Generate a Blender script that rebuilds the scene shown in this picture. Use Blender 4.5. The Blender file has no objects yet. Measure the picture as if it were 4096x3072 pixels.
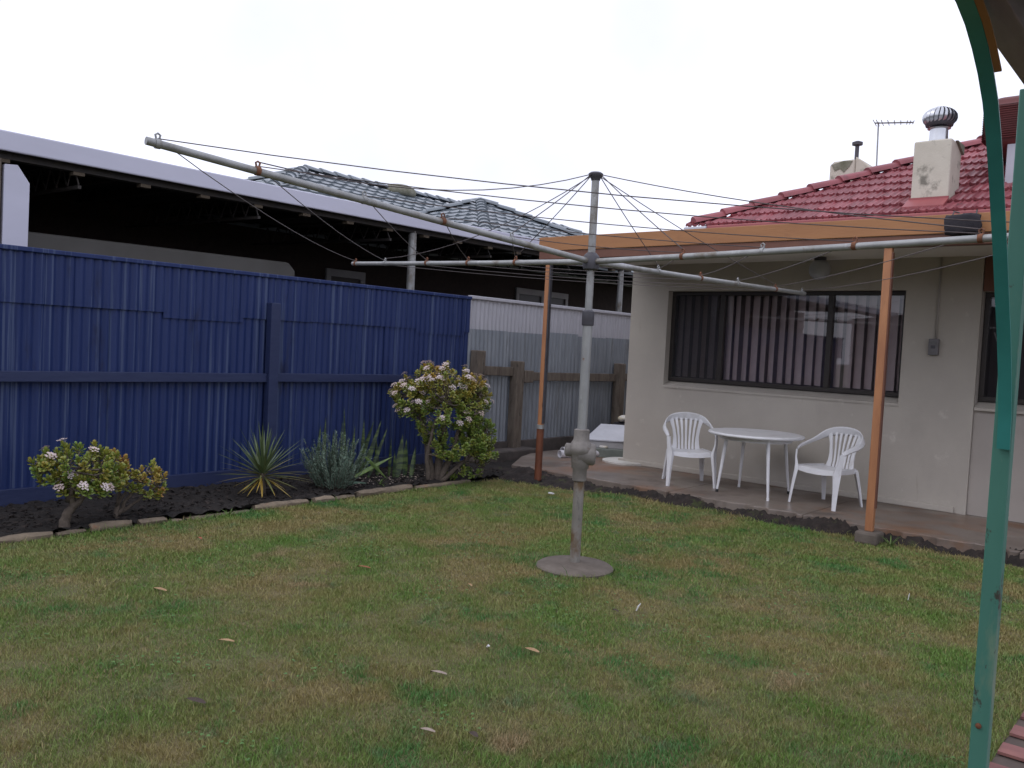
import bpy, math, random
import numpy as np
from mathutils import Vector, Matrix

random.seed(7)
RNG = np.random.default_rng(7)
R = math.radians
S = bpy.context.scene
COL = S.collection

# ------------------------------------------------------------------ camera
cd = bpy.data.cameras.new("camera")
cam = bpy.data.objects.new("camera", cd)
COL.objects.link(cam)
YAW, PITCH, ROLL = -0.70817, -0.04522, -0.05066
_f = Vector((math.sin(YAW) * math.cos(PITCH), math.cos(YAW) * math.cos(PITCH), math.sin(PITCH)))
_r = Vector((math.cos(YAW), -math.sin(YAW), 0))
_d = _f.cross(_r)
_rr = math.cos(ROLL) * _r + math.sin(ROLL) * _d
_dd = -math.sin(ROLL) * _r + math.cos(ROLL) * _d
cam.matrix_world = Matrix(((_rr.x, -_dd.x, -_f.x, 0), (_rr.y, -_dd.y, -_f.y, 0), (_rr.z, -_dd.z, -_f.z, 1.5), (0, 0, 0, 1)))
cd.sensor_width = 36.0
cd.lens = 36.0 * 3385 / 4096
cd.clip_start = 0.05
cd.clip_end = 5000
S.camera = cam

# ------------------------------------------------------------------ sky, sun, exposure
W = bpy.data.worlds.new("World")
S.world = W
W.use_nodes = True
nt = W.node_tree
nt.nodes.clear()
wo = nt.nodes.new("ShaderNodeOutputWorld")
bg = nt.nodes.new("ShaderNodeBackground")
sky = nt.nodes.new("ShaderNodeTexSky")
sky.sky_type = 'NISHITA'
sky.sun_disc = False
sky.sun_elevation = R(50)
sky.sun_rotation = R(200)
sky.dust_density = 5
tc = nt.nodes.new("ShaderNodeTexCoord")
cn = nt.nodes.new("ShaderNodeTexNoise")
cn.inputs["Scale"].default_value = 2.2
cn.inputs["Detail"].default_value = 5
cn.inputs["Roughness"].default_value = 0.5
cr = nt.nodes.new("ShaderNodeValToRGB")
cr.color_ramp.elements[0].position = 0.3
cr.color_ramp.elements[0].color = (9.1, 9.4, 11.2, 1)
cr.color_ramp.elements[1].position = 0.62
cr.color_ramp.elements[1].color = (12.6, 12.9, 15.0, 1)
mx = nt.nodes.new("ShaderNodeMixRGB")
mx.inputs[0].default_value = 0.93
nt.links.new(tc.outputs["Generated"], cn.inputs["Vector"])
nt.links.new(cn.outputs["Fac"], cr.inputs[0])
nt.links.new(sky.outputs[0], mx.inputs[1])
nt.links.new(cr.outputs[0], mx.inputs[2])
nt.links.new(mx.outputs[0], bg.inputs[0])
bg.inputs[1].default_value = 0.1
nt.links.new(bg.outputs[0], wo.inputs[0])

sl = bpy.data.lights.new("sun", 'SUN')
sl.energy = 0.5
sl.angle = R(40)
sl.color = (1, 0.97, 0.93)
so = bpy.data.objects.new("sun", sl)
COL.objects.link(so)
so.rotation_euler = (R(40), 0, R(-20))

S.view_settings.view_transform = 'Standard'
S.view_settings.look = 'None'
S.view_settings.exposure = 0.0
S.view_settings.gamma = 1.0
S.render.engine = 'CYCLES'
S.cycles.use_denoising = True
S.cycles.max_bounces = 6
S.cycles.diffuse_bounces = 3
S.cycles.transparent_max_bounces = 12
S.cycles.caustics_reflective = False
S.cycles.caustics_refractive = False

# ------------------------------------------------------------------ materials
def mat(name, col, col2=None, scale=6.0, detail=4.0, rough=0.7, bump=0.0, bscale=None, metal=0.0, spec=0.5,
        lo=0.35, hi=0.65, stretch=(1, 1, 1), spots=None, attr=None, rand=0.0, wetness=None, sub=0.0):
    """Principled material; colour is col, mottled towards col2 by object-space noise; optional stains, per-object tint."""
    m = bpy.data.materials.new(name)
    m.use_nodes = True
    n, l = m.node_tree.nodes, m.node_tree.links
    b = n["Principled BSDF"]
    b.inputs["Roughness"].default_value = rough
    b.inputs["Metallic"].default_value = metal
    b.inputs["Specular IOR Level"].default_value = spec
    t = n.new("ShaderNodeTexCoord")
    mp = n.new("ShaderNodeMapping")
    mp.inputs["Scale"].default_value = stretch
    g = n.new("ShaderNodeNewGeometry")
    l.new(g.outputs["Position"], mp.inputs["Vector"])
    c = n.new("ShaderNodeRGB")
    c.outputs[0].default_value = (*col, 1)
    out = c.outputs[0]
    if col2 is not None:
        no = n.new("ShaderNodeTexNoise")
        no.inputs["Scale"].default_value = scale
        no.inputs["Detail"].default_value = detail
        no.inputs["Roughness"].default_value = 0.6
        l.new(mp.outputs[0], no.inputs["Vector"])
        mr = n.new("ShaderNodeMapRange")
        mr.inputs[1].default_value = lo
        mr.inputs[2].default_value = hi
        l.new(no.outputs["Fac"], mr.inputs[0])
        mi = n.new("ShaderNodeMixRGB")
        mi.inputs[2].default_value = (*col2, 1)
        l.new(mr.outputs[0], mi.inputs[0])
        l.new(out, mi.inputs[1])
        out = mi.outputs[0]
    for sp in (spots or []):
        scol, sscale, s_lo, s_hi, sstr = sp
        mp2 = n.new("ShaderNodeMapping")
        mp2.inputs["Scale"].default_value = sstr
        mp2.inputs["Location"].default_value = (3.1, 7.7, 1.3)
        l.new(g.outputs["Position"], mp2.inputs["Vector"])
        no = n.new("ShaderNodeTexNoise")
        no.inputs["Scale"].default_value = sscale
        no.inputs["Detail"].default_value = 6
        no.inputs["Roughness"].default_value = 0.65
        l.new(mp2.outputs[0], no.inputs["Vector"])
        mr = n.new("ShaderNodeMapRange")
        mr.inputs[1].default_value = s_lo
        mr.inputs[2].default_value = s_hi
        l.new(no.outputs["Fac"], mr.inputs[0])
        mi = n.new("ShaderNodeMixRGB")
        mi.inputs[2].default_value = (*scol, 1)
        l.new(mr.outputs[0], mi.inputs[0])
        l.new(out, mi.inputs[1])
        out = mi.outputs[0]
    if attr:
        a = n.new("ShaderNodeAttribute")
        a.attribute_name = attr[0]
        mi = n.new("ShaderNodeMixRGB")
        mi.inputs[2].default_value = (*attr[1], 1)
        l.new(a.outputs["Fac"], mi.inputs[0])
        l.new(out, mi.inputs[1])
        out = mi.outputs[0]
    if rand:
        oi = n.new("ShaderNodeObjectInfo")
        mr = n.new("ShaderNodeMapRange")
        mr.inputs[3].default_value = 1 - rand
        mr.inputs[4].default_value = 1 + rand
        l.new(oi.outputs["Random"], mr.inputs[0])
        hs = n.new("ShaderNodeHueSaturation")
        l.new(mr.outputs[0], hs.inputs["Value"])
        l.new(out, hs.inputs["Color"])
        out = hs.outputs[0]
    l.new(out, b.inputs["Base Color"])
    if wetness:
        wn = n.new("ShaderNodeTexNoise")
        wn.inputs["Scale"].default_value = wetness[0]
        l.new(g.outputs["Position"], wn.inputs["Vector"])
        mr = n.new("ShaderNodeMapRange")
        mr.inputs[1].default_value = 0.4
        mr.inputs[2].default_value = 0.6
        mr.inputs[3].default_value = wetness[1]
        mr.inputs[4].default_value = wetness[2]
        l.new(wn.outputs["Fac"], mr.inputs[0])
        l.new(mr.outputs[0], b.inputs["Roughness"])
    if bump:
        bn = n.new("ShaderNodeTexNoise")
        bn.inputs["Scale"].default_value = bscale or scale * 6
        bn.inputs["Detail"].default_value = 4
        l.new(mp.outputs[0], bn.inputs["Vector"])
        bu = n.new("ShaderNodeBump")
        bu.inputs["Strength"].default_value = 1.0
        bu.inputs["Distance"].default_value = bump
        l.new(bn.outputs["Fac"], bu.inputs["Height"])
        l.new(bu.outputs[0], b.inputs["Normal"])
    if sub:
        b.inputs["Subsurface Weight"].default_value = sub
        b.inputs["Subsurface Radius"].default_value = (0.01, 0.01, 0.005)
    return m

M = {}
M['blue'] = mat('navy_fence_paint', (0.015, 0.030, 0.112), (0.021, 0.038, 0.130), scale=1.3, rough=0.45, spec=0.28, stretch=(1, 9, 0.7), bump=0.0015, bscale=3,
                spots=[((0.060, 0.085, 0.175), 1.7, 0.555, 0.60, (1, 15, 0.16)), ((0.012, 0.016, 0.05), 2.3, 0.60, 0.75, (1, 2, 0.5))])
M['blue_timber'] = mat('navy_timber_paint', (0.016, 0.026, 0.084), (0.022, 0.034, 0.096), scale=8, rough=0.6, bump=0.002, stretch=(1, 0.4, 3))
M['zinc'] = mat('weathered_zinc_sheet', (0.25, 0.275, 0.31), (0.32, 0.345, 0.38), scale=2.5, rough=0.55, metal=0.15, stretch=(1, 6, 0.8), rand=0.1,
                spots=[((0.17, 0.17, 0.165), 3.0, 0.55, 0.75, (1, 5, 0.5))])
M['zinc_pale'] = mat('pale_zinc_sheet', (0.48, 0.475, 0.515), (0.54, 0.53, 0.575), scale=3, rough=0.5, metal=0.1, stretch=(1, 5, 0.7))
M['old_timber'] = mat('weathered_timber', (0.20, 0.165, 0.13), (0.12, 0.095, 0.075), scale=7, rough=0.9, bump=0.004, stretch=(3, 3, 0.6),
                      spots=[((0.05, 0.042, 0.035), 9, 0.58, 0.7, (2, 2, 0.5))])
M['plinth'] = mat('dark_plinth', (0.07, 0.06, 0.055), (0.12, 0.10, 0.09), scale=5, rough=0.95, bump=0.004)
M['wall'] = mat('cream_render', (0.525, 0.485, 0.425), (0.475, 0.435, 0.385), scale=1.6, detail=8, rough=0.9, bump=0.003, bscale=110,
                spots=[((0.38, 0.345, 0.305), 1.1, 0.55, 0.85, (1, 1, 0.5)), ((0.33, 0.27, 0.22), 3.0, 0.64, 0.80, (2.5, 1, 0.35)), ((0.60, 0.56, 0.50), 7, 0.62, 0.75, (1, 1, 1))])
M['infill'] = mat('grey_cream_infill', (0.45, 0.41, 0.37), (0.41, 0.37, 0.335), scale=2, rough=0.9, bump=0.001, bscale=150)
M['footing'] = mat('white_footing', (0.66, 0.64, 0.60), (0.52, 0.50, 0.46), scale=6, rough=0.85)
M['orange'] = mat('ochre_fascia_paint', (0.40, 0.185, 0.072), (0.345, 0.155, 0.062), scale=3, detail=8, rough=0.55, stretch=(0.4, 1, 3), bump=0.0015, bscale=40,
                  spots=[((0.27, 0.12, 0.06), 2.5, 0.60, 0.78, (1.5, 1, 2.5))])
M['orange_post'] = mat('orange_post_paint', (0.46, 0.21, 0.095), (0.37, 0.16, 0.075), scale=5, detail=8, rough=0.5, stretch=(4, 4, 0.7), bump=0.001, bscale=40,
                       spots=[((0.40, 0.31, 0.25), 3, 0.62, 0.66, (2, 2, 0.5)), ((0.16, 0.075, 0.04), 6, 0.62, 0.70, (3, 3, 0.5))])
M['rust_post'] = mat('rust_red_sleeve', (0.19, 0.062, 0.028), (0.13, 0.042, 0.02), scale=6, rough=0.7, bump=0.001)
M['brown'] = mat('dark_brown_paint', (0.15, 0.062, 0.040), (0.185, 0.08, 0.05), scale=4, rough=0.6)
M['soffit'] = mat('cream_soffit', (0.86, 0.83, 0.78), (0.80, 0.77, 0.72), scale=1.5, rough=0.85,
                  spots=[((0.27, 0.17, 0.11), 2.0, 0.66, 0.78, (1, 1, 1))])
M['deck'] = mat('grey_roof_sheet', (0.30, 0.30, 0.31), (0.24, 0.24, 0.24), scale=2, rough=0.6)
M['redtile'] = mat('red_roof_tile', (0.30, 0.078, 0.088), (0.235, 0.06, 0.07), scale=4, rough=0.5, bump=0.001, bscale=60, rand=0.16,
                   spots=[((0.12, 0.055, 0.055), 3.2, 0.58, 0.75, (1, 1, 1)), ((0.36, 0.20, 0.20), 5, 0.64, 0.78, (1, 1, 1))])
M['redpaint'] = mat('red_gutter_paint', (0.33, 0.085, 0.085), (0.28, 0.07, 0.075), scale=3, rough=0.5)
M['greytile'] = mat('grey_roof_tile', (0.15, 0.175, 0.195), (0.20, 0.225, 0.245), scale=2, rough=0.32, rand=0.12,
                    spots=[((0.24, 0.25, 0.26), 2.5, 0.6, 0.75, (1, 1, 1))])
M['chimney'] = mat('stained_cream_render', (0.60, 0.555, 0.465), (0.53, 0.485, 0.40), scale=3, rough=0.9, bump=0.003, bscale=50,
                   spots=[((0.20, 0.185, 0.15), 4.5, 0.56, 0.68, (1, 1, 1))])
M['moss'] = mat('mossy_cap', (0.16, 0.16, 0.11), (0.26, 0.25, 0.20), scale=7, rough=1.0, bump=0.004)
M['steel'] = mat('bright_galvanised', (0.62, 0.63, 0.65), (0.52, 0.53, 0.55), scale=6, rough=0.28, metal=0.85)
M['galv'] = mat('aged_galvanised_pipe', (0.36, 0.365, 0.36), (0.28, 0.285, 0.28), scale=9, rough=0.5, metal=0.35, stretch=(1, 1, 0.6),
                spots=[((0.17, 0.145, 0.115), 6, 0.54, 0.70, (1, 1, 0.7)), ((0.50, 0.50, 0.50), 11, 0.60, 0.74, (1, 1, 0.6)), ((0.20, 0.10, 0.05), 9, 0.67, 0.72, (1, 1, 1))])
M['galv_dirty'] = mat('dirty_hoist_pipe', (0.22, 0.205, 0.18), (0.30, 0.28, 0.255), scale=9, rough=0.6, metal=0.15, stretch=(1, 1, 0.5),
                      spots=[((0.15, 0.095, 0.05), 5, 0.50, 0.62, (1, 1, 0.7)), ((0.46, 0.38, 0.26), 7, 0.60, 0.68, (1, 1, 0.6)), ((0.12, 0.115, 0.11), 14, 0.60, 0.70, (1, 1, 0.4))])
M['cast'] = mat('painted_casting', (0.25, 0.23, 0.21), (0.17, 0.155, 0.14), scale=14, rough=0.7, metal=0.1, bump=0.002, spots=[((0.13, 0.085, 0.055), 12, 0.58, 0.68, (1, 1, 1))])
M['collar'] = mat('dark_collar', (0.10, 0.10, 0.115), (0.075, 0.07, 0.08), scale=9, rough=0.6, metal=0.3)
M['wire'] = mat('wire', (0.105, 0.085, 0.085), (0.075, 0.062, 0.06), scale=30, rough=0.6, metal=0.2)
M['rust'] = mat('rusty_hook', (0.22, 0.085, 0.04), (0.13, 0.055, 0.03), scale=30, rough=0.8)
M['plastic'] = mat('white_plastic', (0.80, 0.80, 0.82), (0.74, 0.74, 0.76), scale=5, rough=0.42, sub=0.0,
                   spots=[((0.55, 0.53, 0.51), 5, 0.58, 0.78, (1, 1, 1))])
M['rubber'] = mat('black_rubber', (0.02, 0.02, 0.022), None, rough=0.7)
M['concrete'] = mat('disc_concrete', (0.165, 0.138, 0.115), (0.115, 0.095, 0.078), scale=9, rough=0.95, bump=0.003, bscale=60)
M['patio'] = mat('damp_patio_concrete', (0.235, 0.195, 0.165), (0.155, 0.122, 0.10), scale=1.3, rough=0.6, bump=0.002, bscale=70,
                 spots=[((0.23, 0.115, 0.06), 0.9, 0.52, 0.68, (1, 1, 1)), ((0.11, 0.085, 0.07), 1.9, 0.57, 0.7, (1, 1, 1))], wetness=(1.4, 0.28, 0.75))
M['kerb'] = mat('kerb_stone', (0.215, 0.17, 0.12), (0.14, 0.11, 0.08), scale=10, rough=0.95, bump=0.004, bscale=50, rand=0.25,
                spots=[((0.23, 0.115, 0.06), 5, 0.6, 0.75, (1, 1, 1)), ((0.08, 0.075, 0.05), 7, 0.6, 0.72, (1, 1, 1))])
M['soil'] = mat('black_soil', (0.012, 0.010, 0.009), (0.025, 0.020, 0.017), scale=14, rough=1.0, bump=0.012, bscale=45)
M['edge_soil'] = mat('crumbling_edge_earth', (0.040, 0.030, 0.026), (0.020, 0.016, 0.014), scale=9, rough=1.0, bump=0.006, bscale=70,
                     spots=[((0.055, 0.068, 0.022), 5, 0.58, 0.68, (1, 1, 1)), ((0.10, 0.072, 0.056), 9, 0.60, 0.70, (1, 1, 1))])
M['clod'] = mat('mulch_bits', (0.016, 0.013, 0.012), (0.040, 0.030, 0.025), scale=20, rough=1.0)
M['thatch'] = mat('lawn_thatch', (0.10, 0.11, 0.042), (0.17, 0.135, 0.065), scale=1.5, detail=7, rough=1.0, bump=0.01, bscale=120)
M['ground'] = mat('far_ground', (0.06, 0.065, 0.035), (0.09, 0.08, 0.05), scale=0.5, rough=1.0)
M['paver'] = mat('red_clay_paver', (0.26, 0.115, 0.10), (0.19, 0.085, 0.08), scale=8, rough=0.8, bump=0.002, rand=0.25)
M['pathbed'] = mat('path_sand', (0.12, 0.09, 0.075), (0.09, 0.07, 0.06), scale=9, rough=1.0)
M['green_post'] = mat('faded_green_paint', (0.075, 0.235, 0.180), (0.060, 0.205, 0.158), scale=4, rough=0.45, stretch=(2, 2, 0.5),
                      spots=[((0.20, 0.29, 0.20), 7, 0.56, 0.72, (1, 1, 0.35)), ((0.055, 0.055, 0.042), 12, 0.62, 0.66, (1, 1, 0.7)), ((0.17, 0.07, 0.035), 16, 0.68, 0.72, (1, 1, 0.8))])
M['green_dark'] = mat('deep_green_paint', (0.045, 0.30, 0.27), (0.036, 0.25, 0.225), scale=5, rough=0.4)
M['purple_timber'] = mat('dark_beam_timber', (0.36, 0.30, 0.31), (0.27, 0.225, 0.235), scale=6, rough=0.85, bump=0.003, stretch=(3, 0.5, 3))
M['batten'] = mat('raw_orange_batten', (0.42, 0.21, 0.08), (0.34, 0.17, 0.07), scale=8, rough=0.8, stretch=(2, 0.3, 2))
M['teal_sheet'] = mat('teal_roof_sheet', (0.06, 0.19, 0.20), (0.05, 0.155, 0.165), scale=3, rough=0.5)
M['white_metal'] = mat('white_gutter_metal', (0.60, 0.60, 0.71), (0.55, 0.55, 0.65), scale=2.2, rough=0.45, stretch=(1, 0.3, 1),
                       spots=[((0.55, 0.53, 0.53), 3, 0.62, 0.8, (1, 0.3, 1))])
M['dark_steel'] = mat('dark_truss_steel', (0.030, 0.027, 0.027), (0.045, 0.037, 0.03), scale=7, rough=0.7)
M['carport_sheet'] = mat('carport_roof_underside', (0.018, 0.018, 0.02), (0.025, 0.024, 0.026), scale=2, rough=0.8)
M['cleat'] = mat('pale_timber_cleat', (0.15, 0.12, 0.085), (0.11, 0.085, 0.06), scale=9, rough=0.8)
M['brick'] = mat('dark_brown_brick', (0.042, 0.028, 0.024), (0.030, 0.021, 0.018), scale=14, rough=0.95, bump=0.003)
M['grey_frame'] = mat('grey_window_frame', (0.34, 0.33, 0.335), (0.29, 0.28, 0.285), scale=4, rough=0.6)
M['dull_cover'] = mat('dull_grey_cover', (0.13, 0.125, 0.115), (0.11, 0.105, 0.095), scale=2, rough=0.8)
M['concrete_slab'] = mat('carport_slab', (0.07, 0.067, 0.065), (0.055, 0.052, 0.05), scale=2, rough=0.9)
M['dark_frame'] = mat('dark_bronze_frame', (0.028, 0.022, 0.020), (0.036, 0.029, 0.026), scale=6, rough=0.45)
M['blind'] = mat('mauve_blind_fabric', (0.80, 0.66, 0.68), (0.74, 0.61, 0.63), scale=9, rough=0.9, rand=0.06)
M['liner'] = mat('grey_gap_liner', (0.36, 0.31, 0.335), (0.30, 0.26, 0.28), scale=6, rough=0.95)  # grey of the sheet added behind the blind slats
M['room'] = mat('dark_room', (0.16, 0.14, 0.15), None, rough=0.95)
M['maroon'] = mat('terracotta_plastic', (0.125, 0.025, 0.024), (0.10, 0.021, 0.02), scale=4, rough=0.55)
M['duct'] = mat('pale_duct', (0.46, 0.46, 0.52), (0.42, 0.42, 0.47), scale=3, rough=0.5)
M['box_grey'] = mat('grey_switch_box', (0.20, 0.19, 0.20), (0.16, 0.155, 0.16), scale=20, rough=0.6)
M['conduit'] = mat('painted_conduit', (0.40, 0.37, 0.34), None, rough=0.8)
M['globe'] = mat('opal_globe', (0.42, 0.43, 0.46), (0.38, 0.39, 0.42), scale=5, rough=0.3)
M['black_cloth'] = mat('black_cloth', (0.022, 0.02, 0.026), (0.034, 0.03, 0.036), scale=18, rough=0.95, bump=0.004)
M['pvc'] = mat('white_pvc', (0.74, 0.73, 0.76), (0.66, 0.65, 0.68), scale=6, rough=0.35)
M['panel_white'] = mat('pale_panel', (0.62, 0.63, 0.68), (0.52, 0.53, 0.57), scale=4, rough=0.45)
M['panel_green'] = mat('green_grey_board', (0.22, 0.24, 0.215), (0.16, 0.18, 0.16), scale=6, rough=0.8)
M['yellow_rag'] = mat('cream_rag', (0.66, 0.58, 0.40), (0.74, 0.72, 0.70), scale=12, rough=0.95)
M['bark'] = mat('jade_bark', (0.155, 0.125, 0.10), (0.095, 0.075, 0.06), scale=25, rough=0.95, bump=0.003)
M['leaf_jade'] = mat('jade_leaf', (0.125, 0.215, 0.040), (0.20, 0.27, 0.05), scale=9, rough=0.33, attr=('tint', (0.44, 0.25, 0.04)))
M['leaf_jade_y'] = mat('jade_leaf_yellow', (0.27, 0.33, 0.055), (0.17, 0.25, 0.045), scale=9, rough=0.35, attr=('tint', (0.48, 0.17, 0.05)))
M['petal'] = mat('pale_pink_petal', (0.74, 0.66, 0.67), (0.62, 0.52, 0.50), scale=40, rough=0.7, attr=('tint', (0.46, 0.30, 0.22)))
M['leaf_cord'] = mat('spiky_leaf', (0.085, 0.125, 0.052), (0.11, 0.15, 0.06), scale=9, rough=0.4, attr=('tint', (0.55, 0.34, 0.045)))
M['leaf_rose'] = mat('grey_green_needle', (0.135, 0.215, 0.155), (0.10, 0.165, 0.115), scale=14, rough=0.8, attr=('tint', (0.22, 0.30, 0.23)))
M['leaf_sans'] = mat('snake_leaf_dark', (0.018, 0.035, 0.018), (0.085, 0.125, 0.036), scale=2.0, detail=3, rough=0.5, stretch=(3, 3, 12), lo=0.45, hi=0.6)
M['leaf_sans_l'] = mat('snake_leaf_light', (0.16, 0.24, 0.06), (0.09, 0.15, 0.04), scale=2.0, rough=0.5, stretch=(9, 9, 6))
M['grass'] = mat('grass_blade', (0.138, 0.252, 0.042), (0.285, 0.245, 0.088), scale=1.5, detail=8, rough=0.6, lo=0.42, hi=0.62, attr=('tint', (0.36, 0.275, 0.125)),
                 spots=[((0.070, 0.215, 0.045), 2.0, 0.52, 0.62, (1, 1, 1)), ((0.36, 0.265, 0.145), 1.5, 0.60, 0.70, (1, 1, 1)), ((0.11, 0.20, 0.085), 3.3, 0.60, 0.70, (1, 1, 1))])
M['clover'] = mat('clover_leaf', (0.065, 0.165, 0.036), (0.10, 0.21, 0.045), scale=9, rough=0.6)
M['leaf_tan'] = mat('dry_tan_leaf', (0.40, 0.26, 0.14), (0.32, 0.20, 0.10), scale=25, rough=0.8)
M['leaf_pale'] = mat('dry_pale_leaf', (0.36, 0.29, 0.24), (0.28, 0.22, 0.18), scale=25, rough=0.8)
M['leaf_red'] = mat('dry_red_leaf', (0.34, 0.10, 0.055), (0.28, 0.08, 0.05), scale=25, rough=0.8)
M['leaf_dark'] = mat('dark_leaf', (0.05, 0.035, 0.028), (0.07, 0.05, 0.04), scale=25, rough=0.9)
M['white_bit'] = mat('white_litter', (0.75, 0.74, 0.74), None, rough=0.6)
M['trailer'] = mat('reflection_block_dark', (0.045, 0.043, 0.042), (0.035, 0.034, 0.034), scale=1, rough=0.8)  # dark colour of the unseen block added for window reflections
M['hedge_leaf'] = mat('dark_tree_leaf', (0.04, 0.065, 0.025), (0.06, 0.09, 0.03), scale=3, rough=0.7)

def glass_mat():
    m = bpy.data.materials.new("window_glass")
    m.use_nodes = True
    n, l = m.node_tree.nodes, m.node_tree.links
    n.remove(n["Principled BSDF"])
    tr = n.new("ShaderNodeBsdfTransparent")
    tr.inputs[0].default_value = (0.93, 0.92, 0.92, 1)
    gl = n.new("ShaderNodeBsdfGlossy")
    gl.inputs["Roughness"].default_value = 0.015
    fr = n.new("ShaderNodeFresnel")
    fr.inputs[0].default_value = 1.55
    ad = n.new("ShaderNodeMath")
    ad.operation = 'MULTIPLY_ADD'
    ad.inputs[1].default_value = 1.5
    ad.inputs[2].default_value = 0.02
    l.new(fr.outputs[0], ad.inputs[0])
    mi = n.new("ShaderNodeMixShader")
    l.new(ad.outputs[0], mi.inputs[0])
    l.new(tr.outputs[0], mi.inputs[1])
    l.new(gl.outputs[0], mi.inputs[2])
    l.new(mi.outputs[0], n["Material Output"].inputs[0])
    return m

def screen_mat():
    m = bpy.data.materials.new("insect_screen_mesh")
    m.use_nodes = True
    n, l = m.node_tree.nodes, m.node_tree.links
    b = n["Principled BSDF"]
    b.inputs["Base Color"].default_value = (0.03, 0.03, 0.035, 1)
    b.inputs["Roughness"].default_value = 0.8
    tr = n.new("ShaderNodeBsdfTransparent")
    mi = n.new("ShaderNodeMixShader")
    mi.inputs[0].default_value = 0.55
    l.new(tr.outputs[0], mi.inputs[1])
    l.new(b.outputs[0], mi.inputs[2])
    l.new(mi.outputs[0], n["Material Output"].inputs[0])
    return m

M['glass'] = glass_mat()
M['screen'] = screen_mat()

# ------------------------------------------------------------------ mesh builder
ORG = {}

class MB:
    def __init__(s):
        s.v, s.f, s.t = [], [], []
    def add(s, vs, fs, tint=None):
        b = len(s.v)
        s.v.extend(tuple(v) for v in vs)
        s.f.extend(tuple(b + i for i in f) for f in fs)
        if tint is not None:
            s.t.extend([tint] * (len(s.v) - len(s.t)))
        return s
    def box(s, x0, x1, y0, y1, z0, z1):
        return s.add([(x0, y0, z0), (x1, y0, z0), (x1, y1, z0), (x0, y1, z0), (x0, y0, z1), (x1, y0, z1), (x1, y1, z1), (x0, y1, z1)],
                     [(0, 3, 2, 1), (4, 5, 6, 7), (0, 1, 5, 4), (1, 2, 6, 5), (2, 3, 7, 6), (3, 0, 4, 7)])
    def bar(s, a, b, w, h, up=(0, 0, 1)):
        a, b = Vector(a), Vector(b)
        d = (b - a).normalized()
        u = Vector(up)
        x = d.cross(u)
        if x.length < 1e-4:
            x = d.cross(Vector((1, 0, 0)))
        x.normalize()
        u = x.cross(d)
        vs = []
        for p in (a, b):
            for sx, sz in ((-1, -1), (1, -1), (1, 1), (-1, 1)):
                vs.append(p + x * (sx * w / 2) + u * (sz * h / 2))
        return s.add(vs, [(0, 1, 2, 3), (7, 6, 5, 4), (0, 4, 5, 1), (1, 5, 6, 2), (2, 6, 7, 3), (3, 7, 4, 0)])
    def tube(s, pts, r, n=8, cap=True, tint=None):
        pts = [Vector(p) for p in pts]
        rs = r if isinstance(r, (list, tuple)) else [r] * len(pts)
        vs, fs = [], []
        ref = None
        for i, p in enumerate(pts):
            d = (pts[min(i + 1, len(pts) - 1)] - pts[max(i - 1, 0)]).normalized()
            if ref is None:
                ref = d.orthogonal().normalized()
            x = (ref - d * ref.dot(d))
            if x.length < 1e-5:
                x = d.orthogonal()
            x.normalize()
            ref = x
            y = d.cross(x)
            for k in range(n):
                a = 2 * math.pi * k / n
                vs.append(p + (x * math.cos(a) + y * math.sin(a)) * rs[i])
        for i in range(len(pts) - 1):
            for k in range(n):
                k2 = (k + 1) % n
                fs.append((i * n + k, i * n + k2, (i + 1) * n + k2, (i + 1) * n + k))
        if cap:
            fs.append(tuple(range(n - 1, -1, -1)))
            fs.append(tuple((len(pts) - 1) * n + k for k in range(n)))
        return s.add(vs, fs, tint)
    def lathe(s, prof, c=(0, 0, 0), axis=(0, 0, 1), n=24, cap=True):
        ax = Vector(axis).normalized()
        x = ax.orthogonal().normalized()
        y = ax.cross(x)
        c = Vector(c)
        vs, fs = [], []
        for r, h in prof:
            for k in range(n):
                a = 2 * math.pi * k / n
                vs.append(c + ax * h + (x * math.cos(a) + y * math.sin(a)) * r)
        for i in range(len(prof) - 1):
            for k in range(n):
                k2 = (k + 1) % n
                fs.append((i * n + k, i * n + k2, (i + 1) * n + k2, (i + 1) * n + k))
        if cap:
            fs.append(tuple(range(n - 1, -1, -1)))
            fs.append(tuple((len(prof) - 1) * n + k for k in range(n)))
        return s.add(vs, fs)
    def prism(s, poly, off):
        """poly: 3D points (counter-clockwise seen from the side it is extruded away from), off: extrusion vector"""
        n = len(poly)
        off = Vector(off)
        vs = [Vector(p) for p in poly] + [Vector(p) + off for p in poly]
        fs = [tuple(range(n - 1, -1, -1)), tuple(range(n, 2 * n))]
        for k in range(n):
            k2 = (k + 1) % n
            fs.append((k, k2, n + k2, n + k))
        return s.add(vs, fs)
    def ribbon(s, pts, widths, thick, normals):
        """a swept rectangular section: width lies across path and normal, thickness along the normal"""
        pts = [Vector(p) for p in pts]
        vs, fs = [], []
        n = len(pts)
        for i, p in enumerate(pts):
            d = (pts[min(i + 1, n - 1)] - pts[max(i - 1, 0)]).normalized()
            nn = Vector(normals[i] if isinstance(normals, list) else normals)
            nn = (nn - d * nn.dot(d)).normalized()
            x = d.cross(nn)
            w = widths[i] if isinstance(widths, (list, tuple)) else widths
            t = thick[i] if isinstance(thick, (list, tuple)) else thick
            for sx, sz in ((-1, -1), (1, -1), (1, 1), (-1, 1)):
                vs.append(p + x * (sx * w / 2) + nn * (sz * t / 2))
        for i in range(n - 1):
            for k in range(4):
                k2 = (k + 1) % 4
                fs.append((i * 4 + k, (i + 1) * 4 + k, (i + 1) * 4 + k2, i * 4 + k2))
        fs.append((0, 1, 2, 3))
        fs.append(tuple((n - 1) * 4 + k for k in (3, 2, 1, 0)))
        return s.add(vs, fs)
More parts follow.
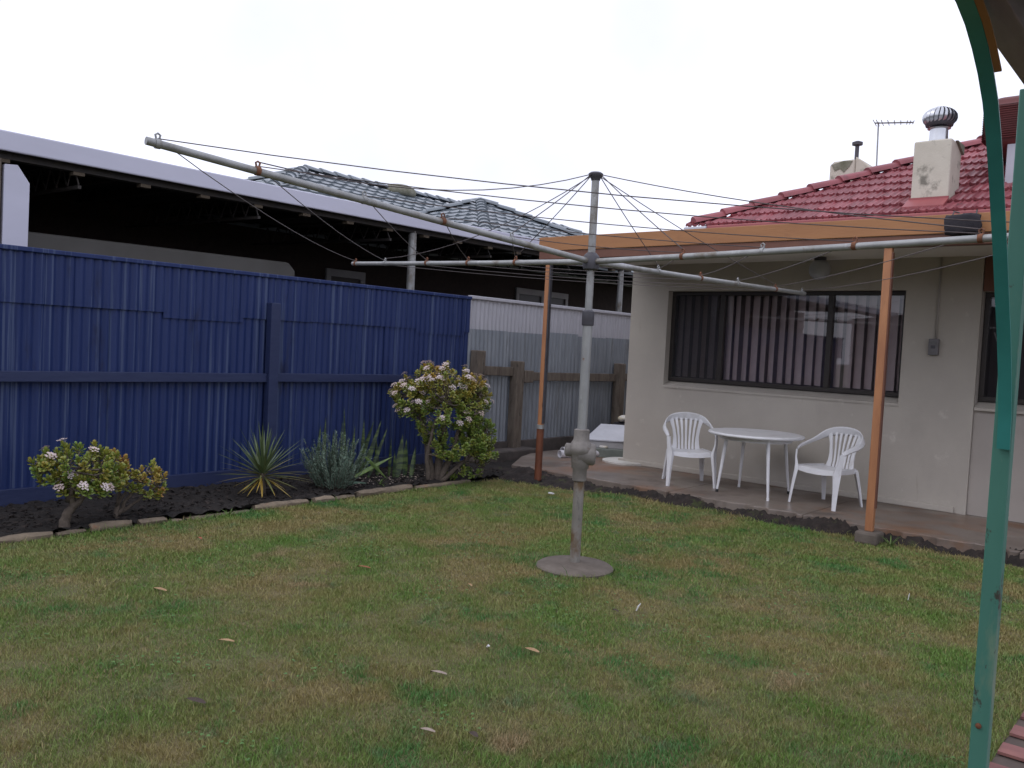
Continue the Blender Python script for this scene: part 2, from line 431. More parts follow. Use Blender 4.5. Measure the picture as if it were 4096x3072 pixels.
    def mesh(s, name, m, off=Vector((0, 0, 0)), smooth=False):
        me = bpy.data.meshes.new(name)
        me.from_pydata([(v[0] - off.x, v[1] - off.y, v[2] - off.z) for v in s.v], [], s.f)
        me.materials.append(m)
        if s.t:
            while len(s.t) < len(s.v):
                s.t.append(0.0)
            a = me.attributes.new("tint", 'FLOAT', 'POINT')
            a.data.foreach_set("value", s.t)
        if smooth:
            me.polygons.foreach_set("use_smooth", [True] * len(me.polygons))
        me.update()
        return me
    def build(s, name, m, parent=None, smooth=False, bevel=0.0, auto=None, seg=2, local=False):
        off = Vector((0, 0, 0)) if (parent is None or local) else ORG[parent.name]
        me = s.mesh(name, m, off, smooth)
        o = bpy.data.objects.new(name, me)
        COL.objects.link(o)
        if parent is not None:
            o.parent = parent
            ORG[o.name] = ORG[parent.name]
        else:
            ORG[o.name] = Vector((0, 0, 0))
        if bevel:
            bm_ = o.modifiers.new("bevel", 'BEVEL')
            bm_.width = bevel
            bm_.segments = seg
            bm_.limit_method = 'ANGLE'
            bm_.angle_limit = R(40)
        if auto is not None:
            try:
                me.set_sharp_from_angle(angle=R(auto))
            except Exception:
                pass
        return o

def thing(name, label, cat, loc=(0, 0, 0), rz=0.0, group=None):
    o = bpy.data.objects.new(name, None)
    o.empty_display_size = 0.1
    COL.objects.link(o)
    o.location = loc
    o.rotation_euler = (0, 0, rz)
    o['label'] = label
    o['category'] = cat
    if group:
        o['group'] = group
    ORG[o.name] = Vector(loc)
    return o

def tag(o, label, cat, group=None):
    o['label'] = label
    o['category'] = cat
    if group:
        o['group'] = group
    return o

def struct(o, kind='structure'):
    o['kind'] = kind
    return o

def inst(name, me, parent, loc, rot=None):
    o = bpy.data.objects.new(name, me)
    COL.objects.link(o)
    o.parent = parent
    o.location = Vector(loc) - ORG[parent.name]
    if rot is not None:
        o.rotation_euler = rot
    return o

def wall_holes(mb, x0, x1, z0, z1, y0, y1, holes):
    """a wall in the XZ plane from y0 (front) to y1 with rectangular openings (hx0,hx1,hz0,hz1) and their reveals"""
    xs = sorted({x0, x1, *[h[0] for h in holes], *[h[1] for h in holes]})
    zs = sorted({z0, z1, *[h[2] for h in holes], *[h[3] for h in holes]})
    for i in range(len(xs) - 1):
        for k in range(len(zs) - 1):
            a, b, c_, d = xs[i], xs[i + 1], zs[k], zs[k + 1]
            mxx, mz = (a + b) / 2, (c_ + d) / 2
            if any(h[0] < mxx < h[1] and h[2] < mz < h[3] for h in holes):
                continue
            mb.add([(a, y0, c_), (b, y0, c_), (b, y0, d), (a, y0, d)], [(0, 1, 2, 3)])
            mb.add([(a, y1, c_), (b, y1, c_), (b, y1, d), (a, y1, d)], [(3, 2, 1, 0)])
    for h in holes:
        a, b, c_, d = h
        mb.add([(a, y0, c_), (a, y1, c_), (a, y1, d), (a, y0, d)], [(0, 1, 2, 3)])
        mb.add([(b, y0, c_), (b, y1, c_), (b, y1, d), (b, y0, d)], [(3, 2, 1, 0)])
        mb.add([(a, y0, d), (a, y1, d), (b, y1, d), (b, y0, d)], [(0, 1, 2, 3)])
        mb.add([(a, y0, c_), (a, y1, c_), (b, y1, c_), (b, y0, c_)], [(3, 2, 1, 0)])
    mb.add([(x0, y0, z0), (x0, y1, z0), (x0, y1, z1), (x0, y0, z1)], [(3, 2, 1, 0)])
    mb.add([(x1, y0, z0), (x1, y1, z0), (x1, y1, z1), (x1, y0, z1)], [(0, 1, 2, 3)])
    mb.add([(x0, y0, z1), (x1, y0, z1), (x1, y1, z1), (x0, y1, z1)], [(0, 1, 2, 3)])
    return mb

def rough_grid(x0, x1, y0, y1, z, nx, ny, amp, rng):
    mb = MB()
    vs = []
    for j in range(ny + 1):
        for i in range(nx + 1):
            vs.append((x0 + (x1 - x0) * i / nx, y0 + (y1 - y0) * j / ny, z + rng.uniform(-amp, amp)))
    fs = [(j * (nx + 1) + i, j * (nx + 1) + i + 1, (j + 1) * (nx + 1) + i + 1, (j + 1) * (nx + 1) + i) for j in range(ny) for i in range(nx)]
    return mb.add(vs, fs)

# ================================================================== SETTING
struct(MB().add([(-600, -600, -0.03), (600, -600, -0.03), (600, 600, -0.03), (-600, 600, -0.03)], [(0, 1, 2, 3)]).build('ground', M['ground']))
struct(rough_grid(-6.22, -0.62, -3.5, 7.58, 0.0, 40, 70, 0.006, random).build('lawn', M['thatch'], smooth=True))
struct(rough_grid(-7.34, -6.205, -3.5, 7.3, 0.045, 40, 220, 0.022, random).build('garden_bed_soil', M['soil'], smooth=True))
struct(rough_grid(-7.34, -5.7, 7.28, 13.5, 0.03, 30, 80, 0.012, random).build('side_ground', M['soil'], smooth=True))
# patio slabs with ragged front edges
patio = MB().box(-6.2, 3.0, 7.72, 8.9, -0.02, 0.085).build('patio', M['patio'])
struct(patio)
bays = [(-6.42, -4.32), (-4.314, -2.92), (-2.914, -1.2), (-1.194, 0.6), (0.606, 3.0)]
for i, (a, b) in enumerate(bays):
    e0 = 7.56 + random.uniform(-0.02, 0.02)
    n_ = 26
    pts = [(a + (b - a) * k / n_, e0 + random.uniform(-0.035, 0.035) + (0.03 if 0 < k < n_ else 0)) for k in range(n_ + 1)]
    if i == 0:
        poly = pts + [(b, 9.02), (-5.82, 9.02), (-5.82, 13.5), (-7.05, 13.5), (-7.05, 8.75), (-6.85, 8.25)]
    else:
        poly = pts + [(b, 9.02), (a, 9.02)]
    MB().prism([(p[0], p[1], 0.0) for p in poly], (0, 0, 0.1)).build('slab', M['patio'], patio, bevel=0.010)
# crumbling earth and moss along the patio edge
def edge_strip():
    mb = MB()
    rnd = random.Random(77)
    nx, ny = 420, 9
    vs = []
    ph = [rnd.uniform(0, 6.28) for _ in range(6)]
    for j in range(ny + 1):
        v = j / ny
        for i in range(nx + 1):
            x = -6.55 + 9.3 * i / nx
            wob = 0.05 * math.sin(x * 2.1 + ph[0]) + 0.035 * math.sin(x * 5.3 + ph[1]) + 0.02 * math.sin(x * 13 + ph[2])
            left = max(0.0, min(1.0, (-4.6 - x) / 1.3))
            y0 = 7.40 + wob - 0.42 * left
            y1 = 7.64 + 0.5 * wob
            crest = 0.085 + 0.022 * math.sin(x * 3.7 + ph[3]) + 0.016 * math.sin(x * 9.1 + ph[4])
            prof = min(1.0, v * 1.35) ** 0.8
            z = -0.02 + crest * prof + rnd.uniform(-0.020, 0.020) - (0.06 if j == ny else 0)
            vs.append((x + rnd.uniform(-.009, .009), y0 + (y1 - y0) * v + rnd.uniform(-.012, .012), z))
    fs = [(j * (nx + 1) + i, j * (nx + 1) + i + 1, (j + 1) * (nx + 1) + i + 1, (j + 1) * (nx + 1) + i) for j in range(ny) for i in range(nx)]
    return mb.add(vs, fs)
struct(edge_strip().build('patio_edge_soil', M['edge_soil'], smooth=True))
# brick path at the right of the lawn
path = MB().box(-0.62, 0.75, -2.5, 7.4, -0.02, 0.0).build('path', M['pathbed'])
struct(path)
pm = MB().box(0, 0.222, 0, 0.108, 0.0, 0.012).mesh('paver', M['paver'])
cnt = 0
for j in range(40):
    for i in range(6):
        y = 1.9 + j * 0.115
        x = -0.615 + i * 0.23 - (0.115 if j % 2 else 0)
        if x < -0.62 or x + 0.22 > 0.72:
            continue
        inst('paver', pm, path, (x, y, 0.002 + random.uniform(0, 0.004)))
# garden kerb
kerb = MB().box(-6.235, -6.165, -3.0, 6.85, -0.02, 0.012).build('garden_kerb', M['soil'])
struct(kerb)
ys = [-2.6, -2.0, -1.45, -0.9, -0.3, 0.2, 0.8, 1.35, 1.78, 2.02, 2.40, 2.62, 2.98, 3.22, 3.36, 3.95, 4.55, 4.82, 5.06, 5.80, 6.62]
for a, b in zip(ys[:-1], ys[1:]):
    low = 3.2 < a < 3.4
    g = random.uniform(0.01, 0.035)
    w = random.uniform(0.035, 0.05)
    h = random.uniform(0.035, 0.062) if not low else 0.02
    x = -6.20 + random.uniform(-0.015, 0.015)
    m_ = MB()
    segs = max(2, int((b - a) / 0.09))
    vs, fs = [], []
    for k in range(segs + 1):
        y = a + g + (b - a - 2 * g) * k / segs
        t = 1.0 if 0 < k < segs else 0.82
        for q in range(8):
            an = 2 * math.pi * (q + 0.5) / 8
            vs.append((x + math.cos(an) * w * t * 1.1 + random.uniform(-.004, .004), y + random.uniform(-.006, .006), max(-0.03, h * 0.45 + math.sin(an) * h * 0.62 * t + random.uniform(-.005, .005))))
    for k in range(segs):
        for q in range(8):
            q2 = (q + 1) % 8
            fs.append((k * 8 + q2, k * 8 + q, (k + 1) * 8 + q, (k + 1) * 8 + q2))
    fs.append(tuple(range(8)))
    fs.append(tuple(segs * 8 + q for q in range(7, -1, -1)))
    m_.add(vs, fs)
    m_.build('kerb_stone', M['kerb'], kerb, smooth=True, auto=50)

# ================================================================== FENCES
def corrugated(y0, y1, z0, z1, x, pitch=0.076, amp=0.009, lean=0.0, phase=0.0):
    mb = MB()
    n = max(4, int(round((y1 - y0) / pitch * 8)))
    vs, fs = [], []
    for k in range(n + 1):
        y = y0 + (y1 - y0) * k / n
        dx = amp * math.sin(2 * math.pi * (y + phase) / pitch)
        vs.append((x + dx, y, z0))
        vs.append((x + dx + lean, y, z1))
    for k in range(n):
        fs.append((2 * k, 2 * k + 2, 2 * k + 3, 2 * k + 1))
    return mb.add(vs, fs)

FX = -7.30
bf = thing('fence', 'navy blue painted corrugated iron fence running behind the garden bed', 'fence', (FX, 3.0, 0))
y = -2.1
k = 0
while y < 7.6:
    y1 = min(y + 0.762, 7.64)
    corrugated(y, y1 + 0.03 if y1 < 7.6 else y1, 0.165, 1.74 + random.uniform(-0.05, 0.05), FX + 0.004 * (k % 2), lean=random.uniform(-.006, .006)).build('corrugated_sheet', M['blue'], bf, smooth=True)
    k += 1
    y = y1
y = -2.4
k = 0
while y < 7.6:
    y1 = min(y + 0.762, 7.64)
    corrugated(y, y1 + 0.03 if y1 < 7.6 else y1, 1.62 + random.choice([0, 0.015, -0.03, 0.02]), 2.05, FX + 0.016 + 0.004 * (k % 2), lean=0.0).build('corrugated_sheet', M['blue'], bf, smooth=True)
    k += 1
    y = y1
MB().box(FX - 0.02, FX + 0.042, -2.4, 7.64, 2.045, 2.082).build('capping', M['blue'], bf, bevel=0.006)
for a, b in ((-2.0, 1.86), (1.95, 4.735), (4.845, 7.62)):
    MB().bar((FX + 0.052, a, 1.065), (FX + 0.052, b, 1.062), 0.055, 0.085).build('rail', M['blue_timber'], bf, bevel=0.004)
for py in (1.9, 4.79):
    MB().box(FX + 0.028, FX + 0.115, py - 0.052, py + 0.052, 0.0, 1.80).build('post', M['blue_timber'], bf, bevel=0.006)
MB().box(FX - 0.01, FX + 0.035, -2.4, 4.73, -0.02, 0.17).build('plinth_board', M['blue_timber'], bf, bevel=0.004)
MB().box(FX - 0.008, FX + 0.03, 4.85, 7.64, -0.02, 0.165).build('plinth_board', M['blue_timber'], bf, bevel=0.004)

gf = thing('fence', 'unpainted grey zinc fence with timber posts beyond the blue fence', 'fence', (FX, 9.5, 0))
y = 7.655
k = 0
GX = FX
while y < 13.2:
    y1 = y + random.choice([0.72, 0.762, 0.762])
    corrugated(y, y1 + 0.025, 0.23, 1.70 + random.uniform(-0.03, 0.025), GX + 0.010 * (k % 2) - 0.004, lean=random.uniform(-.01, .01), phase=random.uniform(0, .05)).build('corrugated_sheet', M['zinc'], gf, smooth=True)
    k += 1
    y = y1
y = 7.655
while y < 13.2:
    y1 = y + 1.5
    corrugated(y, y1 + 0.02, 1.55, 2.065, GX - 0.026).build('upper_sheet', M['zinc_pale'], gf, smooth=True)
    y = y1
MB().box(GX - 0.05, GX + 0.01, 7.655, 13.2, 2.06, 2.10).build('capping', M['zinc_pale'], gf, bevel=0.005)
for py, t in ((7.75, 1.42), (8.52, 1.30), (10.95, 1.31)):
    MB().box(GX + 0.02, GX + 0.15, py - 0.075, py + 0.075, 0.0, t).build('post', M['old_timber'], gf, bevel=0.012)
for a, b, z in ((7.84, 8.44, 1.17), (8.60, 10.87, 1.10), (11.03, 13.1, 1.10)):
    MB().bar((GX + 0.06, a, z), (GX + 0.06, b, z - 0.01), 0.05, 0.115).build('rail', M['old_timber'], gf, bevel=0.006)
MB().box(GX + 0.03, GX + 0.16, 8.6, 8.78, 1.02, 1.18).build('rail_joint', M['old_timber'], gf, bevel=0.01)
MB().box(GX - 0.02, GX + 0.05, 7.66, 13.2, -0.02, 0.235).build('plinth_board', M['plinth'], gf, bevel=0.006)
MB().box(GX + 0.05, GX + 0.32, 7.9, 8.75, -0.02, 0.16).build('base_block', M['plinth'], gf, bevel=0.02)

# ================================================================== HOUSE
hs = thing('house', 'cream rendered house with ochre verandah fascia and red tiled roof', 'house', (-3.0, 9.0, 0))
WY = 9.0
W1 = (-5.29, -2.58, 1.10, 2.256)
W2 = (-1.944, -0.45, 1.12, 2.24)
wm = MB()
wall_holes(wm, -5.81, -1.90, 0.1, 2.68, WY, WY + 0.22, [W1])
wm.add([(-5.81, WY + 0.22, 0.1), (-5.81, 15.5, 0.1), (-5.81, 15.5, 3.0), (-5.81, WY + 0.22, 2.68)], [(3, 2, 1, 0)])
wm.build('wall', M['wall'], hs)
wm = MB()
wall_holes(wm, -1.897, 3.2, 0.1, 2.68, WY + 0.03, WY + 0.22, [(-1.893, -0.45, 1.12, 2.24)])
wm.build('wall', M['infill'], hs)
MB().box(-1.893, -0.45, WY + 0.012, WY + 0.028, 2.243, 2.572).build('window_head_board', M['brown'], hs, bevel=0.003)
MB().box(-5.86, -2.0, WY - 0.035, WY - 0.002, 0.1, 0.16).build('base_moulding', M['wall'], hs, bevel=0.008)
MB().lathe([(0.30, 0), (0.30, 0.022), (0.27, 0.03)], (-5.80, WY + 0.06, 0.101), n=28).build('footing', M['footing'], hs, smooth=True, auto=40)

def window(W, yb, name, mull, slats=True, screen=None):
    x0, x1, z0, z1 = W
    w = MB()
    t = 0.045
    w.box(x0, x1, yb, yb + 0.06, z1 - t, z1)
    w.box(x0, x1, yb, yb + 0.06, z0 + 0.075, z0 + 0.075 + t)
    zb = z0 + 0.075 + t
    for xm in (x0, x1 - t):
        w.box(xm, xm + t, yb, yb + 0.06, zb, z1 - t)
    for xm in mull:
        w.box(xm - 0.028, xm + 0.028, yb - 0.004, yb + 0.056, zb, z1 - t)
    root = w.build(name, M['dark_frame'], hs, bevel=0.004)
    # sloping sill
    sm = MB()
    sm.prism([(x0 - 0.002, WY - 0.012, z0 - 0.012), (x0 - 0.002, WY - 0.012, z0 + 0.012), (x0 - 0.002, yb + 0.05, z0 + 0.074), (x0 - 0.002, yb + 0.05, z0 - 0.012)], (x1 - x0 + 0.004, 0, 0))
    sm.build('sill', M['wall'], root)
    edges = [x0 + t] + [q for xm in mull for q in (xm - 0.028, xm + 0.028)] + [x1 - t]
    for i in range(0, len(edges), 2):
        MB().add([(edges[i], yb + 0.03, zb), (edges[i + 1], yb + 0.03, zb), (edges[i + 1], yb + 0.03, z1 - t), (edges[i], yb + 0.03, z1 - t)], [(0, 1, 2, 3)]).build('pane', M['glass'], root)
    if screen:
        MB().add([(screen[0], yb + 0.012, zb), (screen[1], yb + 0.012, zb), (screen[1], yb + 0.012, z1 - t), (screen[0], yb + 0.012, z1 - t)], [(0, 1, 2, 3)]).build('insect_screen', M['screen'], root)
    rm = MB()
    rm.box(x0 - 0.1, x1 + 0.1, yb + 0.9, yb + 0.92, z0 - 0.3, z1 + 0.3)
    rm.box(x0 - 0.12, x0 - 0.1, yb + 0.13, yb + 0.9, z0 - 0.3, z1 + 0.3)
    rm.box(x1 + 0.1, x1 + 0.12, yb + 0.13, yb + 0.9, z0 - 0.3, z1 + 0.3)
    rm.box(x0 - 0.1, x1 + 0.1, yb + 0.13, yb + 0.9, z1 + 0.3, z1 + 0.32)
    rm.box(x0 - 0.1, x1 + 0.1, yb + 0.13, yb + 0.9, z0 - 0.32, z0 - 0.3)
    rm.build('room_lining', M['room'], root)
    if slats:
        lm = MB()  # pleated sheet, added to turn the gaps between slats dark grey
        nl = int((x1 - x0) / 0.05)
        lv_ = []
        for i in range(nl + 1):
            xx = x0 + (x1 - x0) * i / nl
            yy_ = yb + 0.24 + 0.018 * math.sin(i * 1.9)
            lv_ += [(xx, yy_, z0 + 0.05), (xx, yy_, z1)]
        lm.add(lv_, [(2 * i, 2 * i + 2, 2 * i + 3, 2 * i + 1) for i in range(nl)])
        lm.build('gap_liner', M['liner'], root, smooth=True)
        n = int((x1 - x0) / 0.108)
        sl_ = 0.0625
        for i in range(n):
            xc = x0 + 0.06 + i * 0.108 + random.uniform(-.006, .006)
            a = R(-34 + random.uniform(-6, 6))
            dx, dy = math.cos(a) * sl_, math.sin(a) * sl_
            m_ = MB()
            vs = []
            for q in range(5):
                u = -1 + q * 0.5
                bow = 0.008 * (1 - u * u)
                vs.append((xc + u * dx + bow * math.sin(a), yb + 0.12 + u * dy - bow * math.cos(a), zb - 0.0 + 0.01))
                vs.append((xc + u * dx + bow * math.sin(a), yb + 0.12 + u * dy - bow * math.cos(a), z1 - 0.02))
            m_.add(vs, [(2 * q, 2 * q + 2, 2 * q + 3, 2 * q + 1) for q in range(4)])
            m_.build('blind_slat', M['blind'], root, smooth=True)
    return root

window(W1, WY + 0.10, 'window', [-4.62, -3.36], True, screen=(-5.245, -4.65))
w2 = window((-1.89, -0.45, 1.12, 2.24), WY + 0.11, 'window', [-1.10], False)
MB().bar((-1.78, WY + 0.16, 2.12), (-1.0, WY + 0.16, 2.12), 0.02, 0.05).build('reflection_bar', M['grey_frame'], w2)  # level bar standing in for a pale reflection in the glass
MB().bar((-1.80, WY + 0.165, 1.86), (-1.58, WY + 0.165, 1.28), 0.012, 0.05, up=(0, 1, 0)).build('slanted_reflection_bar', M['grey_frame'], w2)  # slanted bar standing in for a second reflection in the pane

# verandah: fascia, beam, soffit, deck
MB().box(-5.93, 3.2, 7.262, 7.29, 2.552, 2.70).build('fascia', M['orange'], hs, bevel=0.004)
MB().box(-5.93, 3.2, 7.275, 7.37, 2.462, 2.549).build('fascia_backing', M['brown'], hs, bevel=0.004)
MB().box(-5.80, 3.2, 7.372, 8.998, 2.575, 2.59).build('soffit', M['soffit'], hs)
MB().prism([(-5.90, 7.292, 2.66), (-5.90, 10.9, 2.85), (-5.90, 10.9, 2.88), (-5.90, 7.292, 2.69)], (9.0, 0, 0)).build('roof_deck', M['deck'], hs)
MB().box(-2.286, -2.222, 7.290, 7.345, 0.105, 2.461).build('verandah_post', M['orange_post'], hs, bevel=0.006)
pr = bpy.data.objects['verandah_post']
MB().prism([(-2.345, 7.22, 0), (-2.165, 7.23, 0), (-2.16, 7.42, 0), (-2.35, 7.41, 0)], (0, 0, 0.105)).build('footing_block', M['concrete'], pr, bevel=0.02)
MB().box(-2.2215, -2.213, 7.296, 7.34, 0.3, 2.42).build('edge_strip', M['brown'], pr)  # dark strip standing in for shade on the post's right side
pl = MB().box(-5.836, -5.784, 7.280, 7.332, 0.62, 2.461).build('verandah_post', M['orange_post'], hs, bevel=0.005)
MB().tube([(-5.81, 7.305, 0.02), (-5.81, 7.305, 0.64)], 0.040, 14).build('rust_sleeve', M['rust_post'], pl, smooth=True, auto=40)
MB().tube([(-5.81, 7.305, 0.60), (-5.81, 7.305, 0.645)], 0.044, 14).build('collar', M['galv'], pl, smooth=True, auto=40)
MB().box(-5.783, -5.768, 7.288, 7.328, 0.66, 2.44).build('edge_strip', M['collar'], pl)  # dark strip modelled for the shadow side of this post

# red tiled roof : eave at Y=10.5, hip from the left corner, ridge at Y=13.6
EX, EY, EZ, TP = -5.84, 10.5, 3.27, 0.484
PA = math.atan(TP)
RIDGE = 3.15
rz_ = EZ + RIDGE * TP
dk = MB()
dk.add([(EX, EY, EZ - 0.03), (4.0, EY, EZ - 0.03), (4.0, EY + RIDGE, rz_ - 0.03), (EX + RIDGE, EY + RIDGE, rz_ - 0.03)], [(0, 1, 2, 3)])
dk.add([(EX, EY, EZ - 0.03), (EX + RIDGE, EY + RIDGE, rz_ - 0.03), (EX + RIDGE, EY + RIDGE + 0.01, rz_ - 0.03), (EX, EY + 2 * RIDGE, EZ - 0.03)], [(0, 1, 2, 3)])
dk.add([(4.0, EY + RIDGE, rz_ - 0.03), (EX + RIDGE, EY + RIDGE, rz_ - 0.03), (EX, EY + 2 * RIDGE, EZ - 0.03), (4.0, EY + 2 * RIDGE, EZ - 0.03)], [(0, 1, 2, 3)])
dk.build('roof_underlay', M['redtile'], hs)
MB().box(EX + 0.1, 3.9, EY + 0.35, EY + 0.40, 2.80, EZ - 0.02).build('upper_wall', M['wall'], hs)
MB().box(EX + 0.25, 3.9, EY - 0.10, EY + 0.02, EZ - 0.14, EZ - 0.015).build('gutter', M['redpaint'], hs, bevel=0.015)
MB().box(EX - 0.10, EX + 0.245, EY - 0.105, EY + 0.02, EZ - 0.13, EZ - 0.02).build('gutter_corner', M['zinc_pale'], hs, bevel=0.015)
tp = [(0, 0.0), (0.018, 0.024), (0.042, 0.006), (0.078, 0.004), (0.100, 0.026), (0.122, 0.004), (0.158, 0.006), (0.182, 0.024), (0.200, 0.0)]
vs = []
GA, TL = 0.345, 0.385
for yy, zz in ((0, 0.030), (TL, 0.0)):
    vs += [(x_, yy, z_ + zz) for x_, z_ in tp]
vs += [(x_, 0.002, z_ + 0.030 - 0.035) for x_, z_ in tp]
nt_ = len(tp)
fs = [(i, i + 1, nt_ + i + 1, nt_ + i) for i in range(nt_ - 1)] + [(2 * nt_ + i, 2 * nt_ + i + 1, i + 1, i) for i in range(nt_ - 1)]
tile_me = MB().add(vs, fs).mesh('roof_tile', M['redtile'])
rows = int(RIDGE / math.cos(PA) / GA)
ntile = 0
far = MB()
for r_ in range(rows + 1):
    s0 = r_ * GA
    run = s0 * math.cos(PA)
    if run > RIDGE - 0.05:
        continue
    x_ = EX + run + 0.06 - ((EX + run) % 0.2) + (0.1 if r_ % 2 else 0)
    while x_ < 1.4:
        p = (x_ + random.uniform(-.004, .004), EY + run - 0.03, EZ + s0 * math.sin(PA) - 0.012)
        if ntile < 298 and x_ < -0.6:
            inst('roof_tile', tile_me, hs, p, (PA + random.uniform(-.012, .012), 0, random.uniform(-.012, .012)))
            ntile += 1
        else:
            mt = Matrix.Translation(p) @ Matrix.Rotation(PA, 4, 'X')
            far.add([mt @ Vector(v) for v in vs], fs)
        x_ += 0.2
struct(far.build('roof_tiles_beyond', M['redtile'], hs), 'stuff')
# hip and ridge caps
def cap_piece(a, b, w=0.115):
    mb = MB()
    a, b = Vector(a), Vector(b)
    d = (b - a).normalized()
    x = d.cross(Vector((0, 0, 1))).normalized()
    u = x.cross(d)
    vv, ff = [], []
    for t, (p, ww, lift) in enumerate(((a, w * 1.12, 0.022), (b, w * 0.92, 0.0))):
        for q in range(7):
            an = math.pi * q / 6
            vv.append(p + x * math.cos(an) * ww + u * (math.sin(an) * ww * 0.75 - 0.02 + lift))
    ff = [(q, q + 1, 7 + q + 1, 7 + q) for q in range(6)] + [tuple(range(6, -1, -1)), tuple(range(7, 14))]
    return mb.add(vv, ff)
L_ = math.sqrt(2 + TP * TP) * RIDGE
n_ = int(L_ / 0.40)
for i in range(n_):
    t0, t1 = i / n_ * RIDGE, (i + 1.08) / n_ * RIDGE
    cap_piece((EX + t0, EY + t0, EZ + t0 * TP + 0.035), (EX + t1, EY + t1, EZ + t1 * TP + 0.035)).build('hip_cap', M['redtile'], hs, smooth=True, auto=50)
x_ = EX + RIDGE
while x_ < 1.2:
    cap_piece((x_ + 0.40, EY + RIDGE, rz_ + 0.035), (x_ - 0.03, EY + RIDGE, rz_ + 0.035)).build('ridge_cap', M['redtile'], hs, smooth=True, auto=50)
    x_ += 0.37
# chimney with flashing
ch = MB().box(-3.125, -2.71, 10.80, 11.26, 3.30, 4.17).build('chimney', M['chimney'], hs, bevel=0.018)
MB().prism([(-3.15, 10.58, 3.335), (-2.70, 10.58, 3.335), (-2.70, 10.79, 3.45), (-3.15, 10.79, 3.45)], (0, 0, 0.03)).build('flashing', M['redpaint'], ch)
MB().box(-3.14, -2.70, 10.785, 10.797, 3.30, 3.50).build('flashing', M['redpaint'], ch)
MB().prism([(-2.712, 10.95, 4.17), (-2.712, 11.262, 4.17), (-2.712, 11.262, 4.06), ], (0.03, 0, 0)).build('mortar_chip', M['moss'], ch)
c2 = MB()
c2.prism([(-4.96, 13.0, 3.5), (-4.585, 13.0, 3.5), (-4.585, 13.0, 4.56), (-4.90, 13.0, 4.55), (-4.96, 13.0, 4.50)], (0, 0.5, 0))
ch2 = c2.build('chimney', M['chimney'], hs, bevel=0.02)
MB().prism([(-4.584, 13.02, 3.5), (-4.22, 13.02, 3.5), (-4.25, 13.02, 4.30), (-4.35, 13.02, 4.40), (-4.47, 13.02, 4.52), (-4.584, 13.02, 4.60)], (0, 0.45, 0)).build('sloped_shoulder', M['chimney'], ch2, bevel=0.015)
MB().prism([(-4.93, 12.992, 4.50), (-4.88, 12.992, 4.40), (-4.80, 12.992, 4.43), (-4.74, 12.992, 4.37), (-4.66, 12.992, 4.45), (-4.62, 12.992, 4.53), (-4.75, 12.992, 4.545)], (0, 0.006, 0)).build('moss_patch', M['moss'], ch2)
MB().lathe([(0.030, 0), (0.030, 0.235), (0.075, 0.245), (0.078, 0.285), (0.03, 0.305)], (-4.60, 13.0 + 0.1, 4.54), n=14).build('flue_pipe', M['collar'], ch2, smooth=True, auto=40)

# ---- things on the roof and the wall
tv = thing('turbine_vent', 'silver spinning turbine vent on top of the stained chimney', 'roof vent', (-2.92, 11.03, 4.17))
MB().lathe([(0.125, 0.0), (0.125, 0.03), (0.105, 0.035), (0.10, 0.17), (0.13, 0.18)], (-2.92, 11.03, 4.17), n=24).build('neck', M['steel'], tv, smooth=True, auto=40)
vane = MB()
cz, cr_, chh = 4.17 + 0.31, 0.195, 0.125
NV = 22
for i in range(NV):
    a0 = 2 * math.pi * i / NV
    vs, fs = [], []
    for q in range(9):
        ph = -0.95 + q * (0.95 + 1.45) / 8
        rr = cr_ * math.cos(ph)
        hh = cz + chh * math.sin(ph)
        for da, dr in ((0.0, 1.0), (0.20, 0.93)):
            aa = a0 + da + 0.22 * q / 8
            vs.append((-2.92 + rr * dr * math.cos(aa), 11.03 + rr * dr * math.sin(aa), hh))
    fs = [(2 * q, 2 * q + 1, 2 * q + 3, 2 * q + 2) for q in range(8)]
    vane.add(vs, fs)
vane.build('vanes', M['steel'], tv, smooth=True)
MB().lathe([(0.15, -0.10), (0.17, -0.03), (0.16, 0.03), (0.12, 0.08)], (-2.92, 11.03, cz), n=20).build('core', M['collar'], tv, smooth=True)
MB().lathe([(0.075, 0), (0.06, 0.012), (0.02, 0.02)], (-2.92, 11.03, cz + chh - 0.012), n=20).build('top_cap', M['steel'], tv, smooth=True)

an = thing('tv_antenna', 'thin grey television antenna mast rising behind the red roof', 'antenna', (-4.58, 14.0, 3.85))
MB().tube([(-4.575, 14.0, 3.85), (-4.61, 14.0, 5.34)], 0.013, 6).build('mast', M['galv'], an)
bA, bB = Vector((-4.66, 13.98, 5.325)), Vector((-4.09, 14.02, 5.27))
MB().tube([bA, bB], 0.012, 6).build('boom', M['galv'], an)
for i, t in enumerate((0.0, 0.08, 0.20, 0.36, 0.52, 0.68, 0.84, 0.92, 1.0)):
    b_ = bA.lerp(bB, t)
    hl = 0.24 - 0.1 * t
    MB().tube([b_ + Vector((0.05, -hl, -0.012)), b_ + Vector((-0.05, hl, 0.012))], 0.006, 5).build('element', M['galv'], an)

